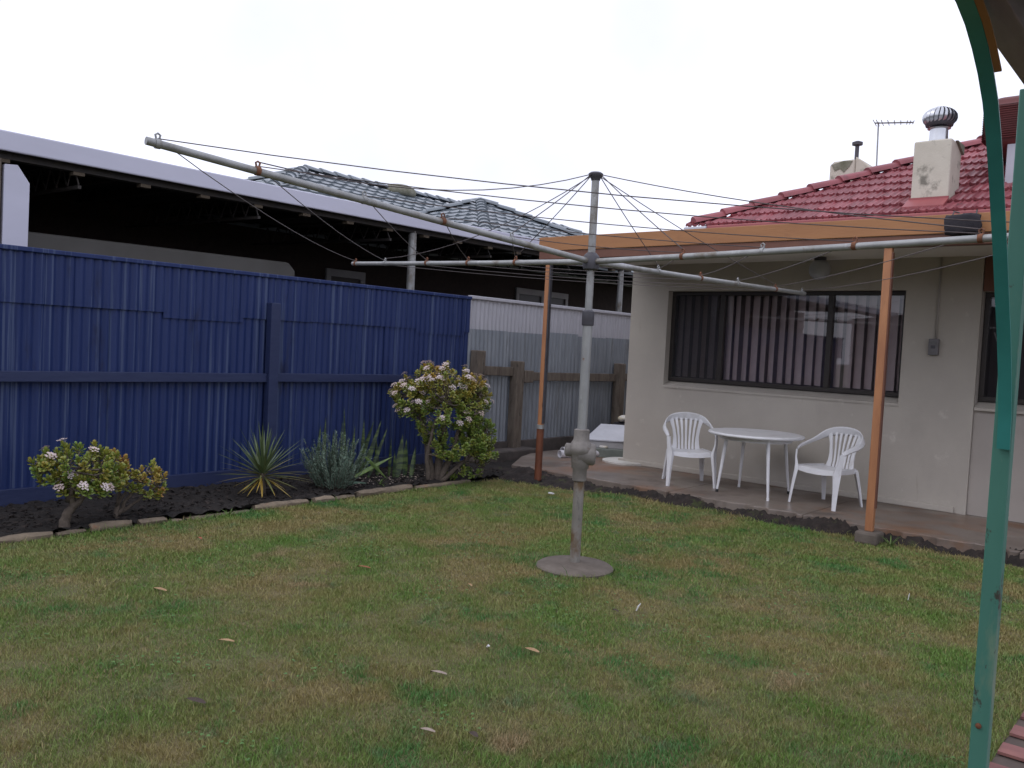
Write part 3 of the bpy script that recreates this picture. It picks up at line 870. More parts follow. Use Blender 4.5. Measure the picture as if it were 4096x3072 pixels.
ec = thing('evaporative_cooler', 'dark terracotta evaporative cooler with louvred sides on the red roof', 'air cooler', (-1.98, 11.75, 3.85))
MB().prism([(-2.25, 11.36, 3.66), (-1.70, 11.36, 3.66), (-1.70, 11.95, 3.94), (-2.25, 11.95, 3.94)], (0, 0, 0.50)).build('duct', M['duct'], ec, bevel=0.01)
body = []
for zz, ins in ((4.13, 0.09), (4.20, 0.03), (4.32, 0.0), (4.56, 0.0), (4.68, 0.03), (4.725, 0.09)):
    body.append((zz, ins))
cm = MB()
cx0, cx1, cy0, cy1 = -2.525, -1.425, 11.30, 12.35
def rring(ins, zz):
    r_ = 0.12
    out = []
    for (sx, sy, a0) in ((cx1, cy1, 0), (cx0, cy1, 90), (cx0, cy0, 180), (cx1, cy0, 270)):
        ccx = sx - (r_ + ins if sx == cx1 else -r_ - ins)
        ccy = sy - (r_ + ins if sy == cy1 else -r_ - ins)
        for q in range(5):
            a = R(a0 + q * 22.5)
            out.append((ccx + r_ * math.cos(a), ccy + r_ * math.sin(a), zz))
    return out
vs, fs = [], []
for zz, ins in body:
    vs += rring(ins, zz)
nr = 20
for i in range(len(body) - 1):
    for q in range(nr):
        q2 = (q + 1) % nr
        fs.append((i * nr + q, i * nr + q2, (i + 1) * nr + q2, (i + 1) * nr + q))
fs.append(tuple(range(nr - 1, -1, -1)))
fs.append(tuple((len(body) - 1) * nr + q for q in range(nr)))
cm.add(vs, fs)
cm.build('casing', M['maroon'], ec, smooth=True, auto=50)
for i in range(16):
    zz = 4.23 + i * 0.026
    lv = MB()
    v2 = rring(-0.014, zz) + rring(0.004, zz + 0.016)
    lv.add(v2, [(q, (q + 1) % nr, nr + (q + 1) % nr, nr + q) for q in range(nr)])
    lv.build('louvre', M['maroon'], ec)

gl_ = thing('globe_lamp', 'round unlit opal globe lamp under the verandah ceiling above the window', 'lamp', (-3.36, 8.72, 2.574))
MB().lathe([(0.06, 0), (0.06, -0.03), (0.045, -0.035)], (-3.36, 8.72, 2.573), n=20).build('ceiling_plate', M['collar'], gl_, smooth=True, auto=40)
MB().lathe([(0.04, 0.10)] + [(0.108 * math.sin(math.pi * (0.08 + 0.92 * q / 12)), 0.108 * math.cos(math.pi * (0.08 + 0.92 * q / 12))) for q in range(13)], (-3.36, 8.72, 2.445), n=24, cap=False).build('globe', M['globe'], gl_, smooth=True)

sb = thing('switch_box', 'small grey electrical box with conduit on the cream wall', 'switch box', (-2.28, 8.98, 1.7))
MB().box(-2.325, -2.235, 8.945, 8.998, 1.615, 1.775).build('box', M['box_grey'], sb, bevel=0.008)
MB().tube([(-2.27, 8.985, 1.775), (-2.27, 8.985, 2.572)], 0.010, 8).build('conduit', M['conduit'], sb, smooth=True)
MB().box(-2.30, -2.26, 8.938, 8.944, 1.68, 1.71).build('switch', M['collar'], sb, bevel=0.002)

# dark bundle hung at the fascia
bdm = MB()
vs, fs = [], []
for i in range(9):
    th = math.pi * i / 8
    for q in range(16):
        a = 2 * math.pi * q / 16
        sx = math.copysign(abs(math.cos(a)) ** 0.5, math.cos(a))
        sy = math.copysign(abs(math.sin(a)) ** 0.7, math.sin(a))
        rr = math.sin(th) ** 0.3 if 0 < i < 8 else 0.01
        vs.append((-1.682 + 0.125 * sx * rr + random.uniform(-.012, .012), 7.17 + 0.07 * sy * rr + random.uniform(-.008, .008), 2.60 + 0.078 * math.copysign(abs(math.cos(th)) ** 0.5, math.cos(th)) + random.uniform(-.01, .01)))
for i in range(8):
    for q in range(16):
        q2 = (q + 1) % 16
        fs.append((i * 16 + q, (i + 1) * 16 + q, (i + 1) * 16 + q2, i * 16 + q2))
bd = thing('peg_bag', 'dark crumpled bag hanging against the ochre fascia near the green post', 'bag', (-1.72, 7.17, 2.5))
bdm.add(vs, fs).build('bag_body', M['black_cloth'], bd, smooth=True)
MB().tube([(-1.77, 7.19, 2.65), (-1.76, 7.22, 2.712), (-1.74, 7.29, 2.712)], 0.006, 6).build('hook', M['wire'], bd)
MB().tube([(-1.60, 7.19, 2.65), (-1.60, 7.22, 2.712), (-1.62, 7.29, 2.712)], 0.006, 6).build('hook', M['wire'], bd)

# ================================================================== NEIGHBOUR'S CARPORT AND HOUSE
cp = thing('carport', "long open carport with white fascia behind the blue fence", 'carport', (-8.0, 5.0, 0))
CX0 = -8.0
MB().box(CX0 - 0.03, CX0, -9, 12.5, 2.925, 3.095).build('fascia', M['white_metal'], cp, bevel=0.012)
MB().box(CX0 - 0.10, CX0 - 0.035, -9, 12.5, 2.95, 3.07).build('gutter', M['white_metal'], cp)
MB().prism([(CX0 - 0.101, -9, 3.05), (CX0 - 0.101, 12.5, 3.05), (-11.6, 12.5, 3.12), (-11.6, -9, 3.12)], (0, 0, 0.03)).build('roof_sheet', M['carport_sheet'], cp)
yy = -2.3
i = 0
while yy < 12.4:
    t = MB()
    t.bar((CX0 - 0.10, yy, 2.99), (-11.2, yy, 3.05), 0.03, 0.03)
    t.bar((CX0 - 0.10, yy, 2.74), (-11.2, yy, 2.80), 0.03, 0.03)
    for q in range(12):
        xa = CX0 - 0.12 - q * 0.255
        t.bar((xa, yy, 2.76 + 0.02 * q / 4), (xa - 0.128, yy, 2.97 + 0.02 * q / 4), 0.012, 0.012, up=(0, 1, 0))
        t.bar((xa - 0.128, yy, 2.97 + 0.02 * q / 4), (xa - 0.255, yy, 2.76 + 0.02 * q / 4), 0.012, 0.012, up=(0, 1, 0))
    if i % 3 == 0:
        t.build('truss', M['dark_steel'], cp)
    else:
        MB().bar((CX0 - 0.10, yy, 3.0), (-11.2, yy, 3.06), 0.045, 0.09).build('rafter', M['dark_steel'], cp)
    MB().box(CX0 - 0.20, CX0 - 0.115, yy - 0.05, yy + 0.05, 2.845, 2.875).build('cleat', M['cleat'], cp)
    yy += 0.62
    i += 1
MB().box(CX0 - 0.21, CX0 - 0.11, -9, 12.5, 2.876, 2.94).build('edge_beam', M['dark_steel'], cp)
for py in (1.9, 7.42, 12.25):
    MB().tube([(CX0 - 0.16, py, 0.0), (CX0 - 0.16, py, 2.90)], 0.052, 14).build('post', M['galv'], cp, smooth=True, auto=40)
struct(MB().box(-11.3, -7.36, -3.0, 14.0, -0.02, 0.03).build('carport_floor', M['concrete_slab']))
wp = thing('wall_panel', 'white upright panel with cut corner standing above the blue fence', 'panel', (-8.05, 2.7, 0))
MB().prism([(-8.05, 2.63, 0.03), (-8.05, 2.825, 0.03), (-8.05, 2.848, 2.689), (-8.05, 2.750, 2.832), (-8.05, 2.645, 2.822)], (-0.06, 0, 0)).build('board', M['white_metal'], wp, bevel=0.006)
MB().box(-8.11, -8.06, 2.53, 2.625, 0.03, 2.868).build('support_post', M['old_timber'], wp)
nh = thing('neighbour_house', 'dark brick house with grey tiled hip roof beyond the carport', 'house', (-13.0, 12.0, 0))
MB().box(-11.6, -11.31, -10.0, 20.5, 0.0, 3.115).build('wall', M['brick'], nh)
for (a, b, z0_, z1_) in ((8.42, 9.22, 1.35, 2.60), (13.15, 14.9, 1.25, 2.69)):
    f = MB()
    f.box(-11.308, -11.26, a, b, z1_ - 0.12, z1_)
    f.box(-11.308, -11.26, a, a + 0.09, z0_, z1_ - 0.12)
    f.box(-11.308, -11.26, b - 0.09, b, z0_, z1_ - 0.12)
    f.box(-11.308, -11.26, a, b, z0_ - 0.09, z0_)
    if b - a > 1.2:
        f.box(-11.308, -11.262, (a + b) / 2 - 0.05, (a + b) / 2 + 0.05, z0_, z1_ - 0.12)
    fo = f.build('window', M['grey_frame'], nh, bevel=0.004)
    MB().add([(-11.295, a + 0.09, z0_), (-11.295, b - 0.09, z0_), (-11.295, b - 0.09, z1_ - 0.12), (-11.295, a + 0.09, z1_ - 0.12)], [(0, 1, 2, 3)]).build('pane', M['dark_frame'], fo)

def course_strip(mb, a, b, up, nrm, depth, wave=0.3):
    """one course of tiles from a to b along the eave direction; up is the slope direction"""
    a, b = Vector(a), Vector(b)
    L = (b - a).length
    n = max(2, int(L / wave * 4))
    vs, fs = [], []
    for k in range(n + 1):
        p = a.lerp(b, k / n)
        h = 0.028 * max(0.0, math.sin(2 * math.pi * k / 4))
        vs += [p + nrm * (0.045 + h), p + up * (depth * 1.1) + nrm * (0.006 + h * 0.5), p + nrm * (0.0)]
    for k in range(n):
        fs += [(3 * k, 3 * k + 3, 3 * k + 4, 3 * k + 1), (3 * k + 2, 3 * k + 5, 3 * k + 3, 3 * k)]
    return mb.add(vs, fs)

def hip_roof(x0, x1, y0, y1, ez, pitch, faces, parent):
    """hip roof over a rectangle; tile courses on the faces listed; caps on hips and ridge"""
    w, l = x1 - x0, y1 - y0
    hlf = min(w, l) / 2
    rise = hlf * pitch
    if l >= w:
        ra, rb = Vector(((x0 + x1) / 2, y0 + hlf, ez + rise)), Vector(((x0 + x1) / 2, y1 - hlf, ez + rise))
    else:
        ra, rb = Vector((x0 + hlf, (y0 + y1) / 2, ez + rise)), Vector((x1 - hlf, (y0 + y1) / 2, ez + rise))
    A, B, C_, D = Vector((x0, y0, ez)), Vector((x1, y0, ez)), Vector((x1, y1, ez)), Vector((x0, y1, ez))
    if l >= w:
        polys = {'S': (A, B, ra, ra), 'E': (B, C_, rb, ra), 'N': (C_, D, rb, rb), 'W': (D, A, ra, rb)}
        hips = [(A, ra), (B, ra), (C_, rb), (D, rb)]
    else:
        polys = {'S': (A, B, rb, ra), 'E': (B, C_, rb, rb), 'N': (C_, D, ra, rb), 'W': (D, A, ra, ra)}
        hips = [(A, ra), (B, rb), (C_, rb), (D, ra)]
    um = MB()
    for key, (p, q, r2, s2) in polys.items():
        pts = [p, q, r2] + ([s2] if (s2 - r2).length > 1e-6 else [])
        um.add(pts, [tuple(range(len(pts)))])
    um.build('roof_underlay', M['greytile'], parent)
    for key in faces:
        p, q, r2, s2 = polys[key]
        e = (q - p).normalized()
        m0 = (s2 - p)
        up = (m0 - e * m0.dot(e)).normalized()
        nrm = e.cross(up).normalized()
        sl_len = (m0 - e * m0.dot(e)).length
        nC = int(sl_len / 0.34)
        for i in range(nC):
            t = i / nC
            a, b = p.lerp(s2, t), q.lerp(r2, t)
            if (b - a).length < 0.3:
                continue
            course_strip(MB(), a, b, up, nrm, sl_len / nC).build('tile_course', M['greytile'], parent)
    for a, b in hips + ([(ra, rb)] if (ra - rb).length > 0.3 else []):
        L = (b - a).length
        n = int(L / 0.4)
        for i in range(n):
            cap_piece(a.lerp(b, i / n) + Vector((0, 0, 0.06)), a.lerp(b, (i + 1.06) / n) + Vector((0, 0, 0.06))).build('hip_cap', M['greytile'], parent, smooth=True, auto=50)
    return ra, rb

hip_roof(-21.0, -11.0, 6.25, 26.0, 3.02, 0.42, ('S', 'E'), nh)
hip_roof(-17.2, -9.4, 10.2, 18.0, 3.04, 0.425, ('S', 'E'), nh)
MB().lathe([(0.42, 0.0), (0.45, 0.10), (0.40, 0.20), (0.26, 0.27), (0.08, 0.30)], (-16.0, 14.0, 5.02), n=20).build('roof_vent', M['moss'], nh, smooth=True)
ct = thing('covered_trailer', 'long dull grey flat-topped cover just above fence inside the carport', 'trailer', (-9.6, 4.0, 0))
MB().prism([(-9.9, 1.0, 0.55), (-9.9, 5.85, 0.55), (-9.9, 6.05, 0.75), (-9.9, 6.05, 2.27), (-9.9, 5.95, 2.36), (-9.9, 1.0, 2.33)], (1.2, 0, 0)).build('cover', M['dull_cover'], ct, bevel=0.03)
for wy in (2.6, 3.4):
    MB().lathe([(0.18, 0), (0.31, 0.0), (0.32, 0.06), (0.31, 0.18), (0.18, 0.18)], (-8.9, wy, 0.345), axis=(1, 0, 0), n=20).build('wheel', M['rubber'], ct, smooth=True, auto=40)
MB().box(-9.8, -8.75, 1.1, 5.8, 0.42, 0.545).build('chassis', M['dark_steel'], ct)

# ================================================================== ROTARY CLOTHES HOIST
HX, HY = -3.350, 4.665
ho = thing('clothes_hoist', 'rotary clothes hoist of galvanised pipe standing in the lawn', 'clothes hoist', (HX, HY, 0))
MB().lathe([(0.262, -0.02), (0.265, 0.018), (0.245, 0.032), (0.10, 0.040), (0.05, 0.052)], (HX, HY, 0), n=40).build('concrete_base', M['concrete'], ho, smooth=True, auto=50)
MB().tube([(HX, HY, 0.03), (HX, HY, 0.64)], 0.036, 20).build('lower_pole', M['galv_dirty'], ho, smooth=True, auto=40)
MB().tube([(HX, HY, 0.92), (HX, HY, 1.70)], 0.033, 20).build('outer_pole', M['galv'], ho, smooth=True, auto=40)
MB().lathe([(0.038, 1.66), (0.042, 1.67), (0.042, 1.755), (0.030, 1.765)], (HX, HY, 0), n=20).build('pole_collar', M['collar'], ho, smooth=True, auto=40)
MB().tube([(HX, HY, 1.60), (HX, HY, 2.66)], 0.0255, 18).build('inner_pole', M['galv'], ho, smooth=True, auto=40)
gb = MB().lathe([(0.042, 0.605), (0.048, 0.61), (0.049, 0.685), (0.058, 0.695), (0.064, 0.765), (0.070, 0.79), (0.086, 0.808), (0.086, 0.838), (0.066, 0.868),
                 (0.054, 0.89), (0.053, 0.955), (0.040, 0.96)], (HX, HY, 0), n=26).build('winder_gearbox', M['cast'], ho, smooth=True, auto=45)
ax = Vector((0.80, 0.60, 0))
MB().lathe([(0.070, -0.02), (0.074, 0.02), (0.074, 0.080), (0.062, 0.095), (0.02, 0.10)], Vector((HX, HY, 0.79)) + ax * 0.005, axis=ax, n=26).build('gear_cover', M['cast'], gb, smooth=True, auto=45)
MB().lathe([(0.045, 0.0), (0.045, 0.055), (0.03, 0.066)], Vector((HX, HY, 0.815)) - ax * 0.045, axis=-ax, n=22).build('crank_boss', M['cast'], gb, smooth=True, auto=45)
MB().lathe([(0.03, 2.03), (0.052, 2.04), (0.056, 2.06), (0.056, 2.12), (0.046, 2.135), (0.030, 2.15)], (HX, HY, 0), n=20).build('arm_hub', M['collar'], ho, smooth=True, auto=40)
MB().lathe([(0.028, 2.63), (0.034, 2.645), (0.048, 2.66), (0.050, 2.675), (0.036, 2.685), (0.012, 2.69)], (HX, HY, 0), n=20).build('top_cap', M['collar'], ho, smooth=True, auto=40)
HR = (0.74, 1.28, 1.81, 2.41, 2.88)
arms = {1: (264, 0.074), 2: (174, 0.031), 3: (-6, 0.008), 4: (84, 0.006)}
HK = {}
def hookpos(k, r):
    a, s_ = arms[k]
    return Vector((HX + math.cos(R(a)) * r, HY + math.sin(R(a)) * r, 2.09 + s_ * r))
for k, (a, s_) in arms.items():
    d = Vector((math.cos(R(a)), math.sin(R(a)), 0))
    arm = MB().tube([hookpos(k, 0.03), hookpos(k, 1.0) - Vector((0, 0, 0.004)), hookpos(k, 2.0) - Vector((0, 0, 0.003)), hookpos(k, 2.93)], [0.0195, 0.019, 0.0185, 0.018], 12).build('arm', M['galv'], ho, smooth=True, auto=40)
    HK[k] = []
    for r in HR:
        p = hookpos(k, r)
        h = MB()
        h.tube([p - d * 0.011, p + d * 0.011], 0.0225, 12)
        h.tube([p + Vector((0, 0, 0.018)) + d * 0.006, p + Vector((0, 0, 0.038)) + d * 0.011, p + Vector((0, 0, 0.045)), p + Vector((0, 0, 0.038)) - d * 0.011, p + Vector((0, 0, 0.018)) - d * 0.006], 0.005, 6)
        h.build('hook', M['rust'] if (k + int(r * 3)) % 3 else M['galv'], arm, smooth=True, auto=40)
        HK[k].append(p + Vector((0, 0, 0.022)))
order = [1, 3, 4, 2]
for i in range(4):
    k1, k2 = order[i], order[(i + 1) % 4]
    for j in range(5):
        p, q = HK[k1][j], HK[k2][j]
        sag = (0.02, 0.03, 0.03, 0.05, 0.06)[j] * random.uniform(0.5, 1.2)
        pts = [p.lerp(q, t / 8) - Vector((0, 0, sag * 4 * (t / 8) * (1 - t / 8))) for t in range(9)]
        MB().tube(pts, 0.0026, 5, cap=False).build('clothes_line', M['wire'], ho)
top = Vector((HX, HY, 2.665))
for k in arms:
    d = Vector((math.cos(R(arms[k][0])), math.sin(R(arms[k][0])), 0))
    for j, sag in ((0, 0.01), (3, {1: 0.12, 2: 0.11, 3: 0.03, 4: 0.02}[k])):
        p, q = top + d * 0.045, HK[k][j] + Vector((0, 0, 0.02))
        pts = [p.lerp(q, t / 10) - Vector((0, 0, sag * 4 * (t / 10) * (1 - t / 10))) for t in range(11)]
        MB().tube(pts, 0.0032, 5, cap=False).build('stay_wire', M['wire'], ho)

# ================================================================== TABLE AND CHAIRS
PZ = 0.1
tb = thing('garden_table', 'round white plastic table between the two chairs on the patio', 'table', (-3.735, 8.27, PZ))
TC = Vector((-3.735, 8.27, 0))
MB().lathe([(0.40, 0.596), (0.462, 0.598), (0.478, 0.606), (0.482, 0.618), (0.476, 0.628), (0.455, 0.633), (0.445, 0.630), (0.0, 0.630)], (TC.x, TC.y, PZ), n=56, cap=False).build('table_top', M['plastic'], tb, smooth=True, auto=60)
MB().lathe([(0.34, 0.555), (0.36, 0.555), (0.375, 0.597), (0.34, 0.597)], (TC.x, TC.y, PZ), n=40, cap=False).build('apron', M['plastic'], tb, smooth=True, auto=40)
for i, (fx, fy) in enumerate(((-4.01, 8.02), (-4.01, 8.53), (-3.43, 7.96), (-3.48, 8.59))):
    ft = Vector((fx, fy, PZ))
    tt = TC + (Vector((fx, fy, 0)) - TC) * 0.80
    tt.z = PZ + 0.60
    lg = MB().tube([ft + Vector((0, 0, 0.012)), ft.lerp(tt, 0.4), tt], [0.0115, 0.016, 0.0205], 12).build('leg', M['plastic'], tb, smooth=True, auto=50)
    MB().tube([ft, ft.lerp(tt, 0.05)], 0.0145, 12).build('foot_cap', M['rubber'] if i in (0, 3) else M['plastic'], lg, smooth=True, auto=40)

def chair(label, loc, rz):
    """white moulded plastic armchair; local +Y is the way it faces"""
    t = thing('plastic_chair', label, 'chair', (0, 0, 0), 0, 'white plastic chairs on the patio')
    P = M['plastic']
    n, m2 = 10, 10
    vs = []
    for j in range(m2 + 1):
        v = j / m2
        yy = -0.19 + v * 0.40
        hw = 0.185 + 0.035 * v
        for i in range(n + 1):
            u = -1 + 2 * i / n
            z = 0.375 - 0.014 * (1 - u * u) * math.sin(math.pi * min(1, v * 1.1)) + 0.010 * v
            if v > 0.85:
                z -= 0.03 * ((v - 0.85) / 0.15) ** 2
            z += 0.010 * u ** 4
            vs.append((u * hw, yy, z))
    fs = [(j * (n + 1) + i, j * (n + 1) + i + 1, (j + 1) * (n + 1) + i + 1, (j + 1) * (n + 1) + i) for j in range(m2) for i in range(n)]
    o = MB().add(vs, fs).build('seat', P, t, smooth=True)
    sm = o.modifiers.new('solid', 'SOLIDIFY')
    sm.thickness = 0.012
    sm.offset = -1
    MB().ribbon([(-0.225, 0.205, 0.365), (-0.1, 0.213, 0.350), (0, 0.215, 0.347), (0.1, 0.213, 0.350), (0.225, 0.205, 0.365)], 0.045, 0.010, (0, 1, 0.2)).build('seat_apron', P, o, smooth=True, auto=40)
    # top rim and arms : one continuous band
    half = [(0.268, 0.175, 0.545), (0.278, 0.12, 0.583), (0.284, 0.02, 0.605), (0.282, -0.08, 0.628), (0.268, -0.16, 0.660), (0.235, -0.225, 0.700), (0.175, -0.262, 0.733), (0.09, -0.282, 0.752), (0, -0.288, 0.758)]
    pts = half + [(-x, y, z) for x, y, z in half[-2::-1]]
    nh_ = [(0.75, 0.3, 0.6), (0.8, 0.1, 0.6), (0.85, 0, 0.55), (0.85, -0.05, 0.5), (0.8, -0.3, 0.5), (0.6, -0.65, 0.45), (0.4, -0.85, 0.35), (0.15, -0.95, 0.3), (0, -1, 0.3)]
    nrm = nh_ + [(-x, y, z) for x, y, z in nh_[-2::-1]]
    wd = [0.050, 0.056, 0.060, 0.066, 0.080, 0.095, 0.105, 0.108, 0.108]
    wd = wd + wd[-2::-1]
    o2 = MB().ribbon(pts, wd, [0.030, 0.030, 0.028, 0.026, 0.024, 0.020, 0.018, 0.016, 0.016, 0.016, 0.018, 0.020, 0.024, 0.026, 0.028, 0.030, 0.030], nrm).build('rim_and_arms', P, t, smooth=True, auto=50)
    sb_ = o2.modifiers.new('subd', 'SUBSURF')
    sb_.levels = sb_.render_levels = 1
    # back slats
    for i in range(-2, 3):
        x0_, x1_ = i * 0.040, i * 0.058
        MB().ribbon([(x0_, -0.190, 0.365), (x0_, -0.212, 0.44), (x0_ * 1.05, -0.225, 0.52), (x0_ * 1.2, -0.245, 0.62), (x1_, -0.275, 0.73)],
                    [0.028, 0.022, 0.021, 0.023, 0.030], 0.008, (0, -1, 0.2)).build('back_slat', P, t, smooth=True, auto=40)
    for s in (-1, 1):
        MB().ribbon([(s * 0.135, -0.185, 0.365), (s * 0.128, -0.205, 0.44), (s * 0.130, -0.218, 0.52), (s * 0.148, -0.238, 0.62), (s * 0.178, -0.258, 0.725)],
                    [0.060, 0.046, 0.036, 0.034, 0.050], 0.009, (0, -1, 0.2)).build('back_side', P, t, smooth=True, auto=40)
        MB().ribbon([(s * 0.262, 0.255, 0.0), (s * 0.252, 0.232, 0.18), (s * 0.240, 0.205, 0.345), (s * 0.246, 0.196, 0.40), (s * 0.262, 0.190, 0.47), (s * 0.268, 0.176, 0.548)],
                    [0.036, 0.050, 0.072, 0.062, 0.046, 0.046], [0.020, 0.026, 0.034, 0.026, 0.018, 0.016], (s * 0.75, 0.65, 0)).build('front_leg', P, t, smooth=True, auto=40)
        MB().ribbon([(s * 0.225, -0.275, 0.0), (s * 0.208, -0.24, 0.18), (s * 0.190, -0.195, 0.36), (s * 0.185, -0.185, 0.375)],
                    [0.036, 0.048, 0.062, 0.062], [0.018, 0.024, 0.030, 0.030], (s * 0.6, -0.8, 0)).build('rear_leg', P, t, smooth=True, auto=40)
        MB().ribbon([(s * 0.238, 0.19, 0.372), (s * 0.222, 0.0, 0.370), (s * 0.188, -0.19, 0.368)], 0.05, 0.01, (s, 0, 0)).build('seat_side', P, t, smooth=True, auto=40)
    t.location = loc
    t.rotation_euler = (0, 0, rz)
    t.scale = (0.95, 0.95, 0.95)
    return t

chair('white plastic armchair left of the round table, nearest the house corner', (-4.467, 8.219, PZ), -2.451)
chair('white plastic armchair beside the orange post, turned away from it', (-2.981, 8.30, PZ), -3.40)

# ================================================================== THINGS LYING BY THE SIDE OF THE HOUSE
def pipe(label, a, b):
    mb = MB()
    a, b = Vector(a), Vector(b)
    d = (b - a).normalized()
    mb.lathe([(0.043, 0.0), (0.05, 0.0), (0.05, (b - a).length), (0.043, (b - a).length), (0.043, 0.0)], a, axis=d, n=22, cap=False)
    t = thing('plastic_pipe', label, 'pipe', tuple(a), 0, 'white pipes lying by the side wall')
    mb.build('pipe_wall', M['pvc'], t, smooth=True, auto=40)
pipe('white plastic pipe in front of its twin on the damp concrete', (-6.52, 8.62, 0.145), (-6.05, 9.9, 0.145))
pipe('white plastic pipe behind and partly hidden by its twin', (-6.60, 8.78, 0.17), (-6.22, 10.1, 0.17))
sp = thing('panel_stack', 'pale metal panels stacked on a green board by the side wall', 'panels', (-6.25, 9.8, 0.09))
MB().prism([(-6.42, 9.05, 0.093), (-5.98, 9.35, 0.093), (-6.05, 10.4, 0.093), (-6.60, 10.2, 0.093)], (0, 0, 0.12)).build('green_board', M['panel_green'], sp, bevel=0.008)
MB().prism([(-6.50, 9.10, 0.215), (-6.02, 9.42, 0.215), (-6.02, 9.46, 0.30), (-6.50, 9.14, 0.30)], (-0.1, 1.0, 0.0)).build('grey_panel', M['grey_frame'], sp, bevel=0.004)
MB().prism([(-6.50, 9.12, 0.302), (-6.03, 9.43, 0.302), (-6.18, 9.95, 0.47), (-6.62, 9.66, 0.47)], (0, 0, 0.02)).build('sloping_panel', M['panel_white'], sp, bevel=0.004)
MB().box(-6.57, -6.505, 9.05, 9.16, 0.216, 0.36).build('end_bracket', M['rubber'], sp, bevel=0.004)
MB().box(-6.33, -6.22, 9.22, 9.27, 0.216, 0.246).build('offcut', M['yellow_rag'], sp, bevel=0.01)
rg = MB()
vs, fs = [], []
for i in range(7):
    th = math.pi * i / 6
    for q in range(12):
        a = 2 * math.pi * q / 12
        vs.append((-6.75 + 0.10 * math.sin(th) * math.cos(a) + random.uniform(-.01, .01), 10.5 + 0.2 * math.sin(th) * math.sin(a) + random.uniform(-.01, .01), 0.52 + 0.05 * math.cos(th) + random.uniform(-.012, .012)))
for i in range(6):
    for q in range(12):
        fs.append((i * 12 + q, (i + 1) * 12 + q, (i + 1) * 12 + (q + 1) % 12, i * 12 + (q + 1) % 12))
rgt = thing('rag_heap', 'cream coloured rag on a dark heap behind the stacked panels', 'rag', (-6.75, 10.5, 0.09))
rg.add(vs, fs).build('rag', M['yellow_rag'], rgt, smooth=True)
MB().lathe([(0.34, 0.0), (0.33, 0.15), (0.27, 0.30), (0.18, 0.39), (0.05, 0.42)], (-6.75, 10.5, 0.06), n=14).build('dark_heap', M['black_cloth'], rgt, smooth=True)

# ================================================================== PERGOLA FRAME AT THE RIGHT
pg = thing('pergola_frame', 'green metal pergola post with curved brace at the right edge', 'pergola', (-0.53, 2.925, 0))
PXL, PXR, PY = -0.5535, -0.5035, 2.90
post = MB().box(PXL, PXR, PY, PY + 0.05, -0.02, 2.34).build('post', M['green_post'], pg, bevel=0.004)
MB().lathe([(0.0085, 0), (0.0085, 0.006), (0.003, 0.008)], (-0.532, PY - 0.0005, 0.41), axis=(0, -1, 0), n=10).build('bolt', M['rust'], post, smooth=True)
arc = [(2.885, 1.265), (2.872, 1.36), (2.835, 1.47), (2.772, 1.60), (2.70, 1.72), (2.637, 1.83), (2.575, 1.93), (2.516, 2.025), (2.46, 2.105), (2.40, 2.175), (2.33, 2.228), (2.257, 2.268), (2.18, 2.300), (2.09, 2.322), (1.95, 2.332)]
MB().ribbon([(-0.5205, y_, z_) for y_, z_ in arc], 0.035, 0.006, [(0, -1, 0.35)] * 5 + [(0, -0.8, -0.6)] * 0 + [(0, -1, -0.6)] * 10).build('curved_brace', M['green_dark'], pg, smooth=True, auto=40)
MB().box(-0.536, -0.455, -0.6, 2.96, 2.337, 2.47).build('beam', M['purple_timber'], pg, bevel=0.004)
MB().ribbon([(-0.494, y_ + 0.004, z_ - 0.002) for y_, z_ in arc[10:]], 0.016, 0.005, (0, -1, -0.6)).build('brace_flange', M['batten'], pg, smooth=True, auto=40)
corr = MB()
vs, fs = [], []
n_ = 160
for k in range(n_ + 1):
    x_ = -0.62 + 2.6 * k / n_
    z_ = 2.485 + 0.008 * math.sin(2 * math.pi * x_ / 0.076)
    vs += [(x_, -0.6, z_), (x_, 2.62, z_)]
for k in range(n_):
    fs.append((2 * k, 2 * k + 2, 2 * k + 3, 2 * k + 1))
corr.add(vs, fs).build('roof_sheet', M['teal_sheet'], pg, smooth=True)
MB().box(-0.44, 1.9, 2.56, 2.61, 2.39, 2.47).build('cross_beam', M['green_dark'], pg, bevel=0.004)

# ================================================================== BEHIND THE CAMERA (unseen block, added for the window glass to reflect)
gr = thing('reflection_block', 'unseen garage-shaped block added behind the lawn for the window to reflect', 'reflection block', (-3.0, -6.5, 0))
MB().prism([(-8.5, -6.5, 0), (2.5, -6.5, 0), (2.5, -6.5, 2.55), (-3.0, -6.5, 3.35), (-8.5, -6.5, 2.75)], (0, -5, 0)).build('wall', M['trailer'], gr)

# ================================================================== PLANTS
AZ = lambda x, y: math.atan2(-x, y)      # azimuth of the view towards a plant; local u runs to the right of the view
def leaf_fat(mb, base, d, up, L, w, tint):
    """a plump spoon-shaped leaf"""
    d = d.normalized()
    x = d.cross(up)
    if x.length < 1e-3:
        x = d.orthogonal()
    x.normalize()
    n = x.cross(d)
    th = w * 0.22
    p = [base, base + d * L * 0.45 + x * w * 0.40, base + d * L * 0.85 + x * w * 0.42, base + d * L, base + d * L * 0.85 - x * w * 0.42, base + d * L * 0.45 - x * w * 0.40,
         base + d * L * 0.65 + n * th, base + d * L * 0.65 - n * th]
    mb.add(p, [(0, 1, 6), (1, 2, 6), (2, 3, 6), (3, 4, 6), (4, 5, 6), (5, 0, 6), (1, 0, 7), (2, 1, 7), (3, 2, 7), (4, 3, 7), (5, 4, 7), (0, 5, 7)], tint)

